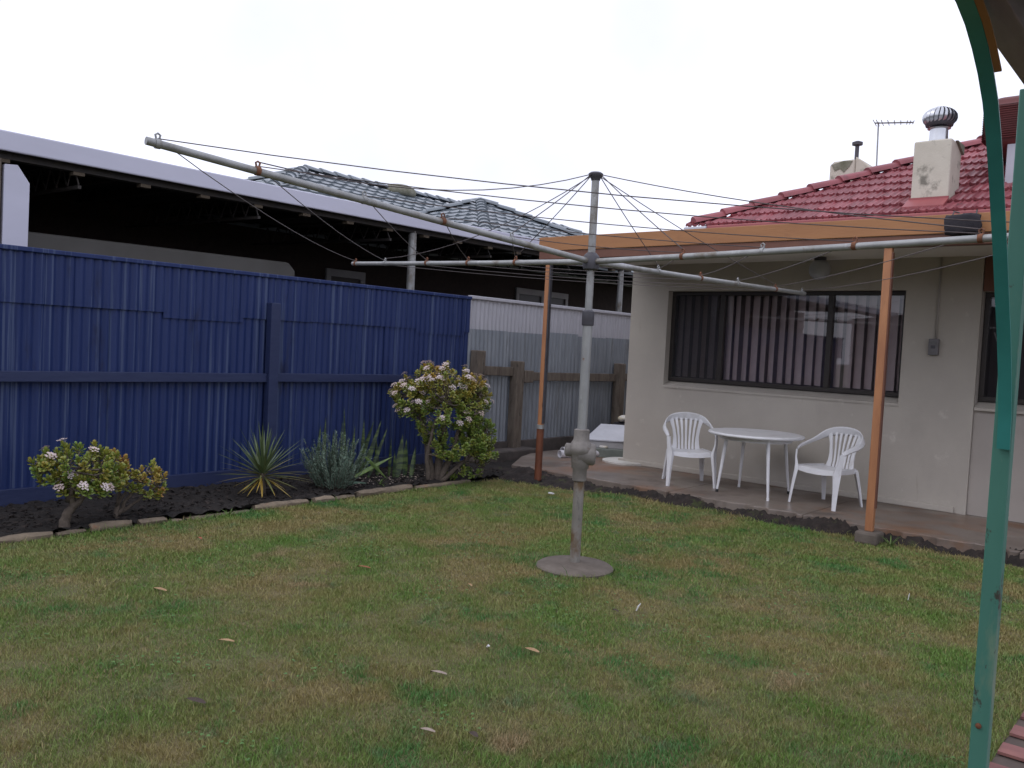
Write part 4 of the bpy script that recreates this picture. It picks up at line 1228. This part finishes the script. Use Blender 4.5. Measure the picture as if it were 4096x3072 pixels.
def jade(name_label, base, ells, ntips, flowers, leafL, lmat, stems, tintf, seed, trunk_r=0.03, per=13, group=None):
    rnd = random.Random(seed)
    az = AZ(base[0], base[1])
    t = thing('jade_bush', name_label, 'bush', base, az, group)
    off = ORG[t.name]
    tr, lv, fl = MB(), MB(), MB()
    skel = []
    for st in stems:
        pts = [Vector(p) for p in st[0]]
        r0 = st[1]
        # smooth
        sm = []
        for i in range(len(pts) - 1):
            for q in range(4):
                sm.append(pts[i].lerp(pts[i + 1], q / 4) + Vector((rnd.uniform(-.008, .008), rnd.uniform(-.008, .008), 0)))
        sm.append(pts[-1])
        tr.tube(sm, [r0 * (1 - 0.75 * i / (len(sm) - 1)) for i in range(len(sm))], 8)
        skel += sm[len(sm) // 3:]
    for i in range(ntips):
        e = rnd.choices(ells, weights=[q[6] for q in ells])[0]
        while True:
            v = Vector((rnd.uniform(-1, 1), rnd.uniform(-1, 1), rnd.uniform(-1, 1)))
            if 0.35 < v.length < 1:
                break
        if rnd.random() < 0.6:
            v = v.normalized() * rnd.uniform(0.8, 1.03)
        tip = Vector((e[0] + v.x * e[3], e[1] + v.y * e[4], e[2] + v.z * e[5]))
        if tip.z < 0.06:
            continue
        near = min(skel, key=lambda p: (p - tip).length + max(0, (p.z - tip.z)) * 1.2)
        midp = near.lerp(tip, 0.55) + Vector((rnd.uniform(-.03, .03), rnd.uniform(-.03, .03), -0.02))
        if (tip - near).length > 0.02:
            tr.tube([near, midp, tip], [0.007, 0.005, 0.004], 5, cap=False)
        up = (tip - midp).normalized() * 0.6 + Vector((v.x * 0.4, v.y * 0.4, 0.7))
        up.normalize()
        o1 = up.orthogonal().normalized()
        o2 = up.cross(o1)
        tz = tintf(tip, rnd)
        for q in range(per):
            a = q * 2.399 + rnd.uniform(-.3, .3)
            el = 0.15 + 1.15 * (q / per)
            d = (o1 * math.cos(a) + o2 * math.sin(a)) * math.cos(el) + up * math.sin(el)
            b = tip - up * (0.055 * (1 - q / per))
            leaf_fat(lv, b, d, up, leafL * rnd.uniform(0.75, 1.15), leafL * rnd.uniform(0.5, 0.62), max(0, min(1, tz + rnd.uniform(-.15, .2))))
        if rnd.random() < flowers(tip, rnd):
            c_ = tip + up * 0.03
            br = rnd.random() * 0.6
            nfl = 16
            for q in range(nfl):
                a = q * 2.399
                rr = 0.034 * math.sqrt((q + 0.5) / nfl)
                pc = c_ + (o1 * math.cos(a) + o2 * math.sin(a)) * rr * rnd.uniform(0.8, 1.2) + up * (0.02 * (1 - (rr / 0.034) ** 2) + rnd.uniform(-.004, .006))
                for z in range(5):
                    b2 = 2 * math.pi * z / 5 + q
                    dd = (o1 * math.cos(b2) + o2 * math.sin(b2)) * 0.9 + up * 0.45
                    sx = dd.cross(up).normalized()
                    fl.add([pc, pc + dd * 0.006 + sx * 0.0035, pc + dd * 0.012, pc + dd * 0.006 - sx * 0.0035], [(0, 1, 2, 3)], max(0, min(1, br + rnd.uniform(-.2, .2) - 0.1)))
    tr.build('trunk', M['bark'], t, smooth=True, local=True)
    lv.build('foliage', lmat, t, local=True)
    if fl.v:
        fl.build('flowers', M['petal'], t, local=True)
    return t

jade('tall jade bush covered in small white flowers at the end of the bed', (-6.36, 6.20, 0.03),
     [(0.06, 0.05, 1.02, 0.40, 0.36, 0.22, 4), (-0.22, 0.0, 0.86, 0.26, 0.28, 0.19, 2), (0.40, 0.05, 0.86, 0.20, 0.28, 0.26, 2), (0.10, -0.05, 0.72, 0.34, 0.30, 0.18, 1.6),
      (0.48, 0.05, 0.50, 0.20, 0.25, 0.20, 1.6), (0.22, -0.1, 0.40, 0.22, 0.22, 0.12, 0.8), (0.56, 0.0, 0.36, 0.14, 0.2, 0.13, 0.8), (-0.02, 0.0, 0.55, 0.18, 0.2, 0.12, 0.5), (0.34, 0.1, 0.12, 0.22, 0.2, 0.08, 0.35)],
     560, lambda p, r: (0.50 if p.z > 0.98 else 0.40 if p.x < 0.12 and p.z > 0.6 else 0.10 if p.z > 0.6 else 0.0) if p.y < 0.25 else 0.12, 0.046, M['leaf_jade'],
     [(((0, 0, 0), (-0.04, 0.02, 0.3), (-0.12, 0, 0.6), (-0.2, 0, 0.9)), 0.05), (((0.05, 0.03, 0), (0.08, 0.05, 0.35), (0.12, 0.03, 0.7), (0.08, 0.05, 1.05)), 0.05),
      (((0.08, 0, 0), (0.2, 0.0, 0.3), (0.28, 0.05, 0.65), (0.38, 0.05, 0.95)), 0.036), (((0.1, -0.02, 0), (0.26, -0.03, 0.17), (0.42, 0, 0.30), (0.52, 0.02, 0.5)), 0.026),
      (((0.12, 0.03, 0.02), (0.3, 0.05, 0.2), (0.45, 0.05, 0.22), (0.55, 0.03, 0.14)), 0.016), (((-0.03, -0.05, 0), (-0.05, -0.1, 0.3), (0.0, -0.15, 0.6), (0.1, -0.18, 0.85)), 0.03)],
     lambda p, r: max(0.0, (p.z - 0.70) * 1.5) * r.uniform(0.2, 1.2) if p.z > 0.70 else r.uniform(-0.1, 0.15), 3)

jade('small jade bush with thick pale trunk and white flower heads', (-6.30, 2.50, 0.03),
     [(0.10, 0.0, 0.46, 0.27, 0.22, 0.15, 3), (0.26, 0.0, 0.40, 0.18, 0.2, 0.13, 1.5), (-0.10, 0.0, 0.45, 0.11, 0.15, 0.10, 1), (0.12, -0.05, 0.32, 0.2, 0.16, 0.08, 0.8), (0.0, 0.05, 0.30, 0.1, 0.12, 0.08, 0.5)],
     120, lambda p, r: 0.20 if p.y < 0.1 else 0.05, 0.048, M['leaf_jade'],
     [(((0, 0, -0.02), (0.02, 0, 0.08), (0.055, 0, 0.16), (0.05, 0, 0.28), (0.02, 0, 0.42)), 0.042), (((0.05, 0, 0.14), (0.13, 0, 0.24), (0.22, 0, 0.36)), 0.028),
      (((0.05, 0, 0.2), (-0.03, 0.02, 0.33), (-0.1, 0, 0.42)), 0.016), (((0.03, 0, 0.2), (0.06, -0.08, 0.34), (0.1, -0.12, 0.45)), 0.018)],
     lambda p, r: r.uniform(0, 0.35), 11)
jade('yellow and red tinged jade bush sprawling beside the small white-flowered one', (-6.40, 2.93, 0.03),
     [(0.10, 0.0, 0.36, 0.22, 0.18, 0.13, 2), (0.24, 0.0, 0.27, 0.13, 0.15, 0.10, 1.5), (-0.05, 0.05, 0.40, 0.13, 0.14, 0.10, 1)],
     62, lambda p, r: 0.0, 0.042, M['leaf_jade_y'],
     [(((0, 0, -0.02), (0.0, 0, 0.1), (0.02, 0, 0.2), (0.0, 0, 0.36)), 0.022), (((0.01, 0, 0.03), (0.06, 0, 0.14), (0.14, 0, 0.26), (0.2, 0, 0.36)), 0.018),
      (((0.03, 0, 0.05), (0.12, 0, 0.12), (0.22, 0, 0.2), (0.3, 0, 0.26)), 0.015), (((0, 0, 0.1), (0.06, -0.06, 0.22), (0.12, -0.1, 0.33)), 0.014)],
     lambda p, r: r.uniform(0.0, 0.8) * (1.2 if p.z > 0.36 else 0.6), 12)

def blade(mb, base, d0, L, w, droop, tint, fold=0.0, nseg=7, side=None):
    pts = []
    p = Vector(base)
    d = Vector(d0).normalized()
    x = d.cross(Vector((0, 0, 1)))
    if x.length < 1e-3:
        x = Vector((1, 0, 0))
    if side is not None:
        x = Vector(side)
    x.normalize()
    vs, fs = [], []
    for k in range(nseg + 1):
        t = k / nseg
        ww = w * (0.55 + 0.45 * min(1, t * 4)) * (1 - max(0, (t - 0.35) / 0.65) ** 1.6) + 0.0008
        n = x.cross(d)
        vs += [p - x * ww / 2 + n * fold * ww, p + n * 0, p + x * ww / 2 + n * fold * ww]
        p = p + d * (L / nseg)
        d = (d + Vector((0, 0, -droop / nseg))).normalized()
    for k in range(nseg):
        a = 3 * k
        fs += [(a, a + 1, a + 4, a + 3), (a + 1, a + 2, a + 5, a + 4)]
    mb.add(vs, fs, tint)

# spiky cordyline
sx_, sy_ = -6.58, 4.31
sk = thing('spiky_plant', 'spiky rosette plant with long thin leaves and yellowing lower blades', 'plant', (sx_, sy_, 0.03), AZ(sx_, sy_))
mb = MB()
rnd = random.Random(5)
for i in range(95):
    a = i * 2.399
    u = (i + 0.5) / 95
    el = R(-38 + 122 * u ** 0.9) + rnd.uniform(-.12, .12)
    d = Vector((math.cos(a) * math.cos(el), math.sin(a) * math.cos(el), math.sin(el)))
    low = el < R(-5)
    tint = rnd.uniform(0.35, 1.0) if low else (rnd.uniform(0, 0.35) if el < R(25) else 0.0)
    blade(mb, (rnd.uniform(-.015, .015), rnd.uniform(-.015, .015), 0.17 + 0.05 * u), d, rnd.uniform(0.36, 0.50) * (0.68 if low else 1.0), rnd.uniform(0.014, 0.022), rnd.uniform(0.05, 0.35) * math.cos(el), tint, 0.25)
mb.build('leaves', M['leaf_cord'], sk, local=True)
MB().tube([(0, 0, -0.02), (0, 0, 0.1), (0, 0, 0.22)], [0.035, 0.03, 0.026], 10).build('stem', M['bark'], sk, local=True, smooth=True)

# grey-green rosemary-like bush
rx, ry = -6.52, 5.05
rb_ = thing('rosemary_bush', 'soft grey-green feathery bush in front of the snake plants', 'bush', (rx, ry, 0.03), AZ(rx, ry))
mb, st = MB(), MB()
rnd = random.Random(9)
for i in range(175):
    a = rnd.uniform(0, 2 * math.pi)
    tilt = rnd.uniform(0.0, 1.0) ** 0.7
    L = rnd.uniform(0.30, 0.60) * (1.05 - 0.3 * tilt)
    p = Vector((math.cos(a) * 0.13 * tilt, math.sin(a) * 0.13 * tilt, 0.0))
    d = Vector((math.cos(a) * tilt * 0.75 + rnd.uniform(-.1, .1), math.sin(a) * tilt * 0.75 + rnd.uniform(-.1, .1), 1.0)).normalized()
    pts = [p]
    for k in range(6):
        pts.append(pts[-1] + d * L / 6)
        d = (d + Vector((rnd.uniform(-.06, .06), rnd.uniform(-.06, .06), 0.06))).normalized()
    st.tube(pts, [0.004, 0.0036, 0.003, 0.0026, 0.002, 0.0016, 0.001], 4, cap=False)
    tz = rnd.uniform(0, 0.9)
    nn = int(L * 210)
    for q in range(nn):
        t = rnd.uniform(0.12, 1.0)
        f = t * 6
        i0 = min(5, int(f))
        b = pts[i0].lerp(pts[i0 + 1], f - i0)
        dd = (pts[i0 + 1] - pts[i0]).normalized()
        aa = rnd.uniform(0, 2 * math.pi)
        o1 = dd.orthogonal().normalized()
        o2 = dd.cross(o1)
        nd = (o1 * math.cos(aa) + o2 * math.sin(aa)) * 0.75 + dd * 0.75
        nd.normalize()
        sx = nd.cross(dd).normalized() * 0.0042
        Ln = rnd.uniform(0.024, 0.046) * (1.2 - 0.6 * t)
        mb.add([b - sx, b + sx, b + nd * Ln], [(0, 1, 2)], max(0, min(1, tz + rnd.uniform(-.2, .2))))
mb.build('foliage', M['leaf_rose'], rb_, local=True)
st.build('stems', M['bark'], rb_, local=True)

# snake plants : base and tip in metres (u to the right, z up), v depth behind
snx, sny = -6.90, 5.62
sn = thing('snake_plants', 'clump of tall banded snake plant leaves against the blue fence', 'plant', (snx, sny, 0.03), AZ(snx, sny))
SL = [(-0.33, 0.02, 0.02, -0.32, 0.64, 0.042, 0), (-0.15, 0.0, 0.05, -0.15, 0.60, 0.026, 0), (-0.10, 0.03, 0.02, -0.14, 0.76, 0.032, 0), (-0.05, -0.03, 0.02, -0.02, 0.56, 0.042, 0),
      (0.0, -0.05, 0.05, 0.17, 0.62, 0.058, 0), (0.06, 0.05, 0.02, 0.07, 0.62, 0.048, 0), (0.08, 0.02, 0.05, 0.25, 0.62, 0.055, 0), (0.13, 0.03, 0.0, 0.32, 0.55, 0.045, 0),
      (0.0, -0.12, 0.04, 0.38, 0.26, 0.048, 1), (0.09, -0.14, 0.26, 0.33, 0.03, 0.036, 1), (0.40, 0.0, 0.02, 0.40, 0.31, 0.032, 0), (0.44, 0.03, 0.02, 0.48, 0.48, 0.075, 0),
      (0.52, 0.05, 0.02, 0.52, 0.44, 0.06, 0), (0.35, 0.08, 0.02, 0.36, 0.44, 0.035, 0), (-0.40, 0.06, 0.02, -0.37, 0.56, 0.038, 0), (-0.22, 0.05, 0.02, -0.24, 0.50, 0.036, 0), (0.58, 0.0, 0.02, 0.62, 0.36, 0.05, 0), (0.23, 0.07, 0.02, 0.20, 0.45, 0.05, 0)]
for (u0, v0, z0_, u1, z1_, w_, k_) in SL:
    a, b = Vector((u0, v0, z0_)), Vector((u1, v0 + random.uniform(-.03, .05), z1_))
    m_ = MB()
    d = b - a
    blade(m_, a, d, d.length * 1.0, w_, 0.0, 0.0, random.choice([-0.25, 0.25, 0.15]), nseg=8, side=Vector((1, random.uniform(-.5, .5), 0)) - d.normalized() * d.normalized().x)
    m_.build('leaf', M['leaf_sans_l'] if k_ else M['leaf_sans'], sn, local=True, smooth=True)

# small weeds in the bed
def weed(label, loc, n, L, seed, w=0.012):
    rnd = random.Random(seed)
    t = thing('weed', label, 'weed', loc, 0)
    mb = MB()
    for i in range(n):
        a = i * 2.399 + rnd.uniform(-.3, .3)
        el = rnd.uniform(0.15, 1.1)
        blade(mb, (0, 0, 0), (math.cos(a) * math.cos(el), math.sin(a) * math.cos(el), math.sin(el)), L * rnd.uniform(0.6, 1.1), w, 0.7, 0, 0.2, 5)
    mb.build('leaves', M['leaf_sans_l'], t, local=True)
weed('small light green weed on the soil below the crossed snake leaves', (-6.42, 5.55, 0.04), 9, 0.16, 1, 0.014)
weed('green weed tuft at the kerb left of the spiky plant', (-6.14, 3.72, 0.0), 14, 0.09, 2, 0.010)
weed('grassy weed tuft against the footing block of the orange post', (-2.08, 7.32, 0.0), 24, 0.14, 3, 0.008)
weed('low weed tuft at the end of the kerb by the patio', (-5.95, 6.95, 0.0), 20, 0.11, 4, 0.008)
pl_ = thing('fallen_leaf', 'pale green fallen leaf on soil at the foot of the feathery bush', 'leaf', (-6.50, 5.32, 0.07))
m_ = MB()
blade(m_, (-0.09, -0.05, 0.01), (0.85, 0.5, 0.05), 0.21, 0.045, 0.1, 0, 0.15, 6, side=(-0.4, 0.7, 0.3))
m_.build('leaf_blade', M['leaf_rose'], pl_, local=True)

# mulch clods
mb = MB()
rnd = random.Random(21)
for i in range(2600):
    x_, y_ = rnd.uniform(-7.25, -6.25), rnd.uniform(0.5, 7.3)
    s = rnd.uniform(0.008, 0.03)
    z_ = 0.045 + rnd.uniform(-0.005, 0.02)
    vs = [(x_ + rnd.uniform(-1, 1) * s, y_ + rnd.uniform(-1, 1) * s, z_ + rnd.uniform(-0.2, 0.7) * s) for _ in range(6)]
    mb.add(vs, [(0, 1, 2), (0, 2, 3), (0, 3, 1), (1, 4, 2), (2, 5, 3), (3, 4, 1)])
struct(mb.build('mulch', M['clod']), 'stuff')
mb = MB()
for i in range(260):     # fallen petals and leaf litter below the tall bush
    x_, y_ = rnd.gauss(-6.5, 0.25), rnd.gauss(6.15, 0.55)
    if not (-7.2 < x_ < -6.25 and 4.9 < y_ < 7.2):
        continue
    s = rnd.uniform(0.006, 0.018)
    a = rnd.uniform(0, 6.3)
    mb.add([(x_ + s * math.cos(a + q * 1.57), y_ + s * 0.6 * math.sin(a + q * 1.57), 0.075 + rnd.uniform(0, .01)) for q in range(4)], [(0, 1, 2, 3)])
struct(mb.build('leaf_litter', M['leaf_pale']), 'stuff')

# fallen leaves and bits on the lawn
def flat_leaf(label, x_, y_, L, w, ang, mt):
    t = thing('fallen_leaf', label, 'leaf', (x_, y_, 0.026), ang)
    m_ = MB()
    vs, fs = [], []
    for k in range(7):
        u = k / 6
        hw = w / 2 * math.sin(math.pi * min(1, 0.08 + u * 0.9)) ** 0.8
        z_ = 0.004 * math.sin(math.pi * u) - 0.006 * u + 0.002
        vs += [(-L / 2 + u * L, -hw, z_ + 0.007 * (1 - u)), (-L / 2 + u * L, 0.004 * math.sin(5 * u), z_), (-L / 2 + u * L, hw, z_ + 0.004)]
    for k in range(6):
        a = 3 * k
        fs += [(a, a + 3, a + 4, a + 1), (a + 1, a + 4, a + 5, a + 2)]
    m_.add(vs, fs).build('leaf_blade', mt, t, local=True, smooth=True)

import_leafs = [
    ('tan fallen leaf on the lawn in front of the small jade bushes', 640, 2355, 0.085, 0.030, 0.55, 'leaf_tan'),
    ('pale curled fallen leaf lying alone near the middle of the lawn', 1755, 2688, 0.075, 0.024, 0.65, 'leaf_pale'),
    ('wide tan fallen leaf right of the pale curled one', 2128, 2598, 0.075, 0.034, 0.4, 'leaf_tan'),
    ('thin red fallen leaf between the kerb and the hoist base', 1455, 2266, 0.085, 0.02, 0.75, 'leaf_red'),
    ('dark fallen leaf on the lawn towards the lower left corner', 785, 2800, 0.085, 0.034, 0.5, 'leaf_dark'),
    ('small dark fallen leaf next to the white litter scrap', 2462, 2440, 0.035, 0.022, 0.3, 'leaf_dark'),
    ('small reddish fallen leaf on grass near the cordyline kerb', 800, 2151, 0.035, 0.022, 0.3, 'leaf_red'),
    ('faint tan fallen leaf below the red one, toward the bottom left', 905, 2560, 0.075, 0.026, 0.9, 'leaf_tan'),
    ('small brown fallen leaf left of the hoist base', 1880, 2338, 0.035, 0.02, 0.2, 'leaf_tan'),
    ('grey-brown fallen leaf lowest on the lawn near the bottom edge', 1710, 2918, 0.06, 0.022, 0.7, 'leaf_pale'),
    ('dark crumpled fallen leaf right of the lowest pale leaf', 1895, 2935, 0.04, 0.03, 0.2, 'leaf_dark'),
]
def ground_at(px, py):
    v = (_rr * ((px - 2048) / 3385) + _dd * ((py - 1536) / 3385) + _f)
    t = -1.47 / v.z
    return v.x * t, v.y * t
for lab, px, py, L, w, ang, mm in import_leafs:
    gx, gy = ground_at(px, py)
    flat_leaf(lab, gx, gy, L, w, ang, M[mm])
def litter(label, px, py, a, b, r_):
    gx, gy = ground_at(px, py)
    t = thing('litter_scrap', label, 'litter', (gx, gy, 0.025))
    MB().tube([a, (Vector(a) + Vector(b)) / 2 + Vector((0, 0, 0.006)), b], [r_ * 0.7, r_, r_ * 0.6], 6).build('scrap', M['white_bit'], t, local=True)
litter('thin white scrap standing in the grass right of the hoist', 2550, 2441, (-0.008, 0, 0), (0.012, 0.01, 0.045), 0.005)
litter('tiny white crumb on the lawn left of the tan leaf', 1952, 2586, (-0.006, 0, 0.002), (0.006, 0.004, 0.006), 0.006)
litter('thin white stalk in the grass near the orange post', 3634, 2398, (-0.003, 0, 0), (0.003, 0.002, 0.045), 0.003)
gx, gy = ground_at(2205, 1975)
t = thing('litter_scrap', 'white scrap on the soil strip by the rust red post foot', 'litter', (gx, gy, 0.03))
MB().box(-0.03, 0.03, -0.012, 0.012, 0, 0.012).build('scrap', M['white_bit'], t, local=True)

# ================================================================== GRASS
def vnoise(x, y, cell, seed):
    """smooth value noise, 0..1"""
    g = np.random.default_rng(seed).uniform(0, 1, (256, 256))
    u, v = x / cell + 100.3, y / cell + 57.7
    i, j = np.floor(u).astype(int), np.floor(v).astype(int)
    fu, fv = u - i, v - j
    fu, fv = fu * fu * (3 - 2 * fu), fv * fv * (3 - 2 * fv)
    i, j = i % 255, j % 255
    return (g[i, j] * (1 - fu) + g[i + 1, j] * fu) * (1 - fv) + (g[i, j + 1] * (1 - fu) + g[i + 1, j + 1] * fu) * fv

def grass():
    rng = np.random.default_rng(3)
    N = 2250000
    x = rng.uniform(-6.17, -0.62, N)
    y = rng.uniform(-0.4, 7.56, N)
    r = np.sqrt(x * x + y * y)
    az = np.degrees(np.arctan2(x, y))
    dens = np.clip((3.0 / np.maximum(r, 1.0)) ** 0.9, 0.28, 1.0)
    dens = np.where((az < -80) | (az > -4) | (r < 1.6), dens * 0.2, dens)
    left = np.clip((-4.6 - x) / 1.3, 0, 1)
    ylim = 7.50 + 0.05 * np.sin(x * 2.1 + 1.0) + 0.035 * np.sin(x * 6.3) - 0.42 * left + rng.normal(0, 0.035, N)
    edge = np.where(y < ylim, np.clip(0.35 + (ylim - y) / 0.2, 0, 1), 0)
    n1, n2, n3 = vnoise(x, y, 0.075, 1), vnoise(x, y, 0.24, 2), vnoise(x, y, 0.7, 3)
    clump = 0.45 * n1 + 0.35 * n2 + 0.2 * n3
    dens *= edge * np.clip(0.30 + 1.35 * clump, 0.15, 1)
    keep = rng.uniform(0, 1, N) < dens * 0.66
    keep &= ~((x - HX) ** 2 + (y - HY) ** 2 < 0.258 ** 2)
    x, y, r, n1, n2, n3, clump = (q[keep] for q in (x, y, r, n1, n2, n3, clump))
    n = len(x)
    near_edge = np.minimum(np.abs(x + 6.17), np.minimum(np.abs(x + 0.62), np.abs(7.50 - y)))
    near_disc = np.abs(np.sqrt((x - HX) ** 2 + (y - HY) ** 2) - 0.262)
    h = (rng.gamma(6, 0.0031, n) + 0.004) * (0.40 + 0.62 * clump)
    tall = rng.uniform(0, 1, n) < 0.006
    h = np.where(tall, h * rng.uniform(1.5, 2.4, n), h)
    h *= 1 + 1.2 * np.exp(-near_edge / 0.07) * rng.uniform(0, 1, n) + 0.9 * np.exp(-near_disc / 0.05) * rng.uniform(0, 1, n)
    w = np.maximum(0.0024, 0.00058 * r) * rng.uniform(0.6, 1.4, n)
    a = rng.uniform(0, 2 * np.pi, n)
    lean = rng.uniform(0.1, 1.1, n) * h
    la = rng.normal(0, 2.2, n) + 6.0 * vnoise(x, y, 0.22, 8)
    cx, cy = np.cos(a) * w / 2, np.sin(a) * w / 2
    lx, ly = np.cos(la) * lean, np.sin(la) * lean
    V = np.empty((n, 5, 3), np.float32)
    z0 = np.zeros(n)
    V[:, 0] = np.stack([x - cx, y - cy, z0], 1)
    V[:, 1] = np.stack([x + cx, y + cy, z0], 1)
    V[:, 2] = np.stack([x - cx * .8 + lx * .4, y - cy * .8 + ly * .4, h * .62], 1)
    V[:, 3] = np.stack([x + cx * .8 + lx * .4, y + cy * .8 + ly * .4, h * .62], 1)
    V[:, 4] = np.stack([x + lx, y + ly, h], 1)
    base = (np.arange(n) * 5)[:, None]
    F = (base + np.array([0, 1, 3, 0, 3, 2, 2, 3, 4])[None]).astype(np.int32).ravel()
    me = bpy.data.meshes.new('grass')
    me.vertices.add(n * 5)
    me.vertices.foreach_set('co', V.ravel())
    me.loops.add(len(F))
    me.loops.foreach_set('vertex_index', F)
    me.polygons.add(n * 3)
    me.polygons.foreach_set('loop_start', np.arange(0, n * 9, 3, dtype=np.int32))
    me.update(calc_edges=True)
    me.materials.append(M['grass'])
    t = np.clip(rng.normal(0.10, 0.13, n) + 0.55 * (0.5 - n2), 0, 0.9)
    dead = rng.uniform(0, 1, n) < 0.05 + 0.16 * (n3 < 0.42)
    t = np.where(dead, rng.uniform(0.6, 1.0, n), t)
    at = me.attributes.new('tint', 'FLOAT', 'POINT')
    at.data.foreach_set('value', np.repeat(t, 5).astype(np.float32))
    o = bpy.data.objects.new('lawn_grass', me)
    COL.objects.link(o)
    o['kind'] = 'stuff'
    print('grass blades', n)
grass()

def lawn_weeds():
    rnd = random.Random(31)
    mb = MB()
    for c_ in range(95):
        cx_, cy_ = rnd.uniform(-6.0, -0.7), rnd.uniform(1.2, 7.2)
        if (cx_ - HX) ** 2 + (cy_ - HY) ** 2 < 0.16:
            continue
        sp_ = rnd.uniform(0.03, 0.14)
        for q in range(int(14 + 260 * sp_)):
            x_, y_ = rnd.gauss(cx_, sp_), rnd.gauss(cy_, sp_)
            if not (-6.1 < x_ < -0.66 and y_ < 7.35):
                continue
            z_ = rnd.uniform(0.008, 0.019)
            s_ = rnd.uniform(0.0028, 0.0055)
            a0 = rnd.uniform(0, 6.28)
            tx, ty = rnd.uniform(-.4, .4), rnd.uniform(-.4, .4)
            for k in range(3):
                a1 = a0 + k * 2.094
                px, py = x_ + math.cos(a1) * s_ * 0.9, y_ + math.sin(a1) * s_ * 0.9
                mb.add([(px + math.cos(a1 + w_) * s_ * 0.85, py + math.sin(a1 + w_) * s_ * 0.85, z_ + tx * math.cos(a1 + w_) * s_ + ty * math.sin(a1 + w_) * s_) for w_ in (0, 1.26, 2.51, 3.77, 5.03)], [(0, 1, 2, 3, 4)])
    struct(mb.build('lawn_weeds', M['clover']), 'stuff')
lawn_weeds()
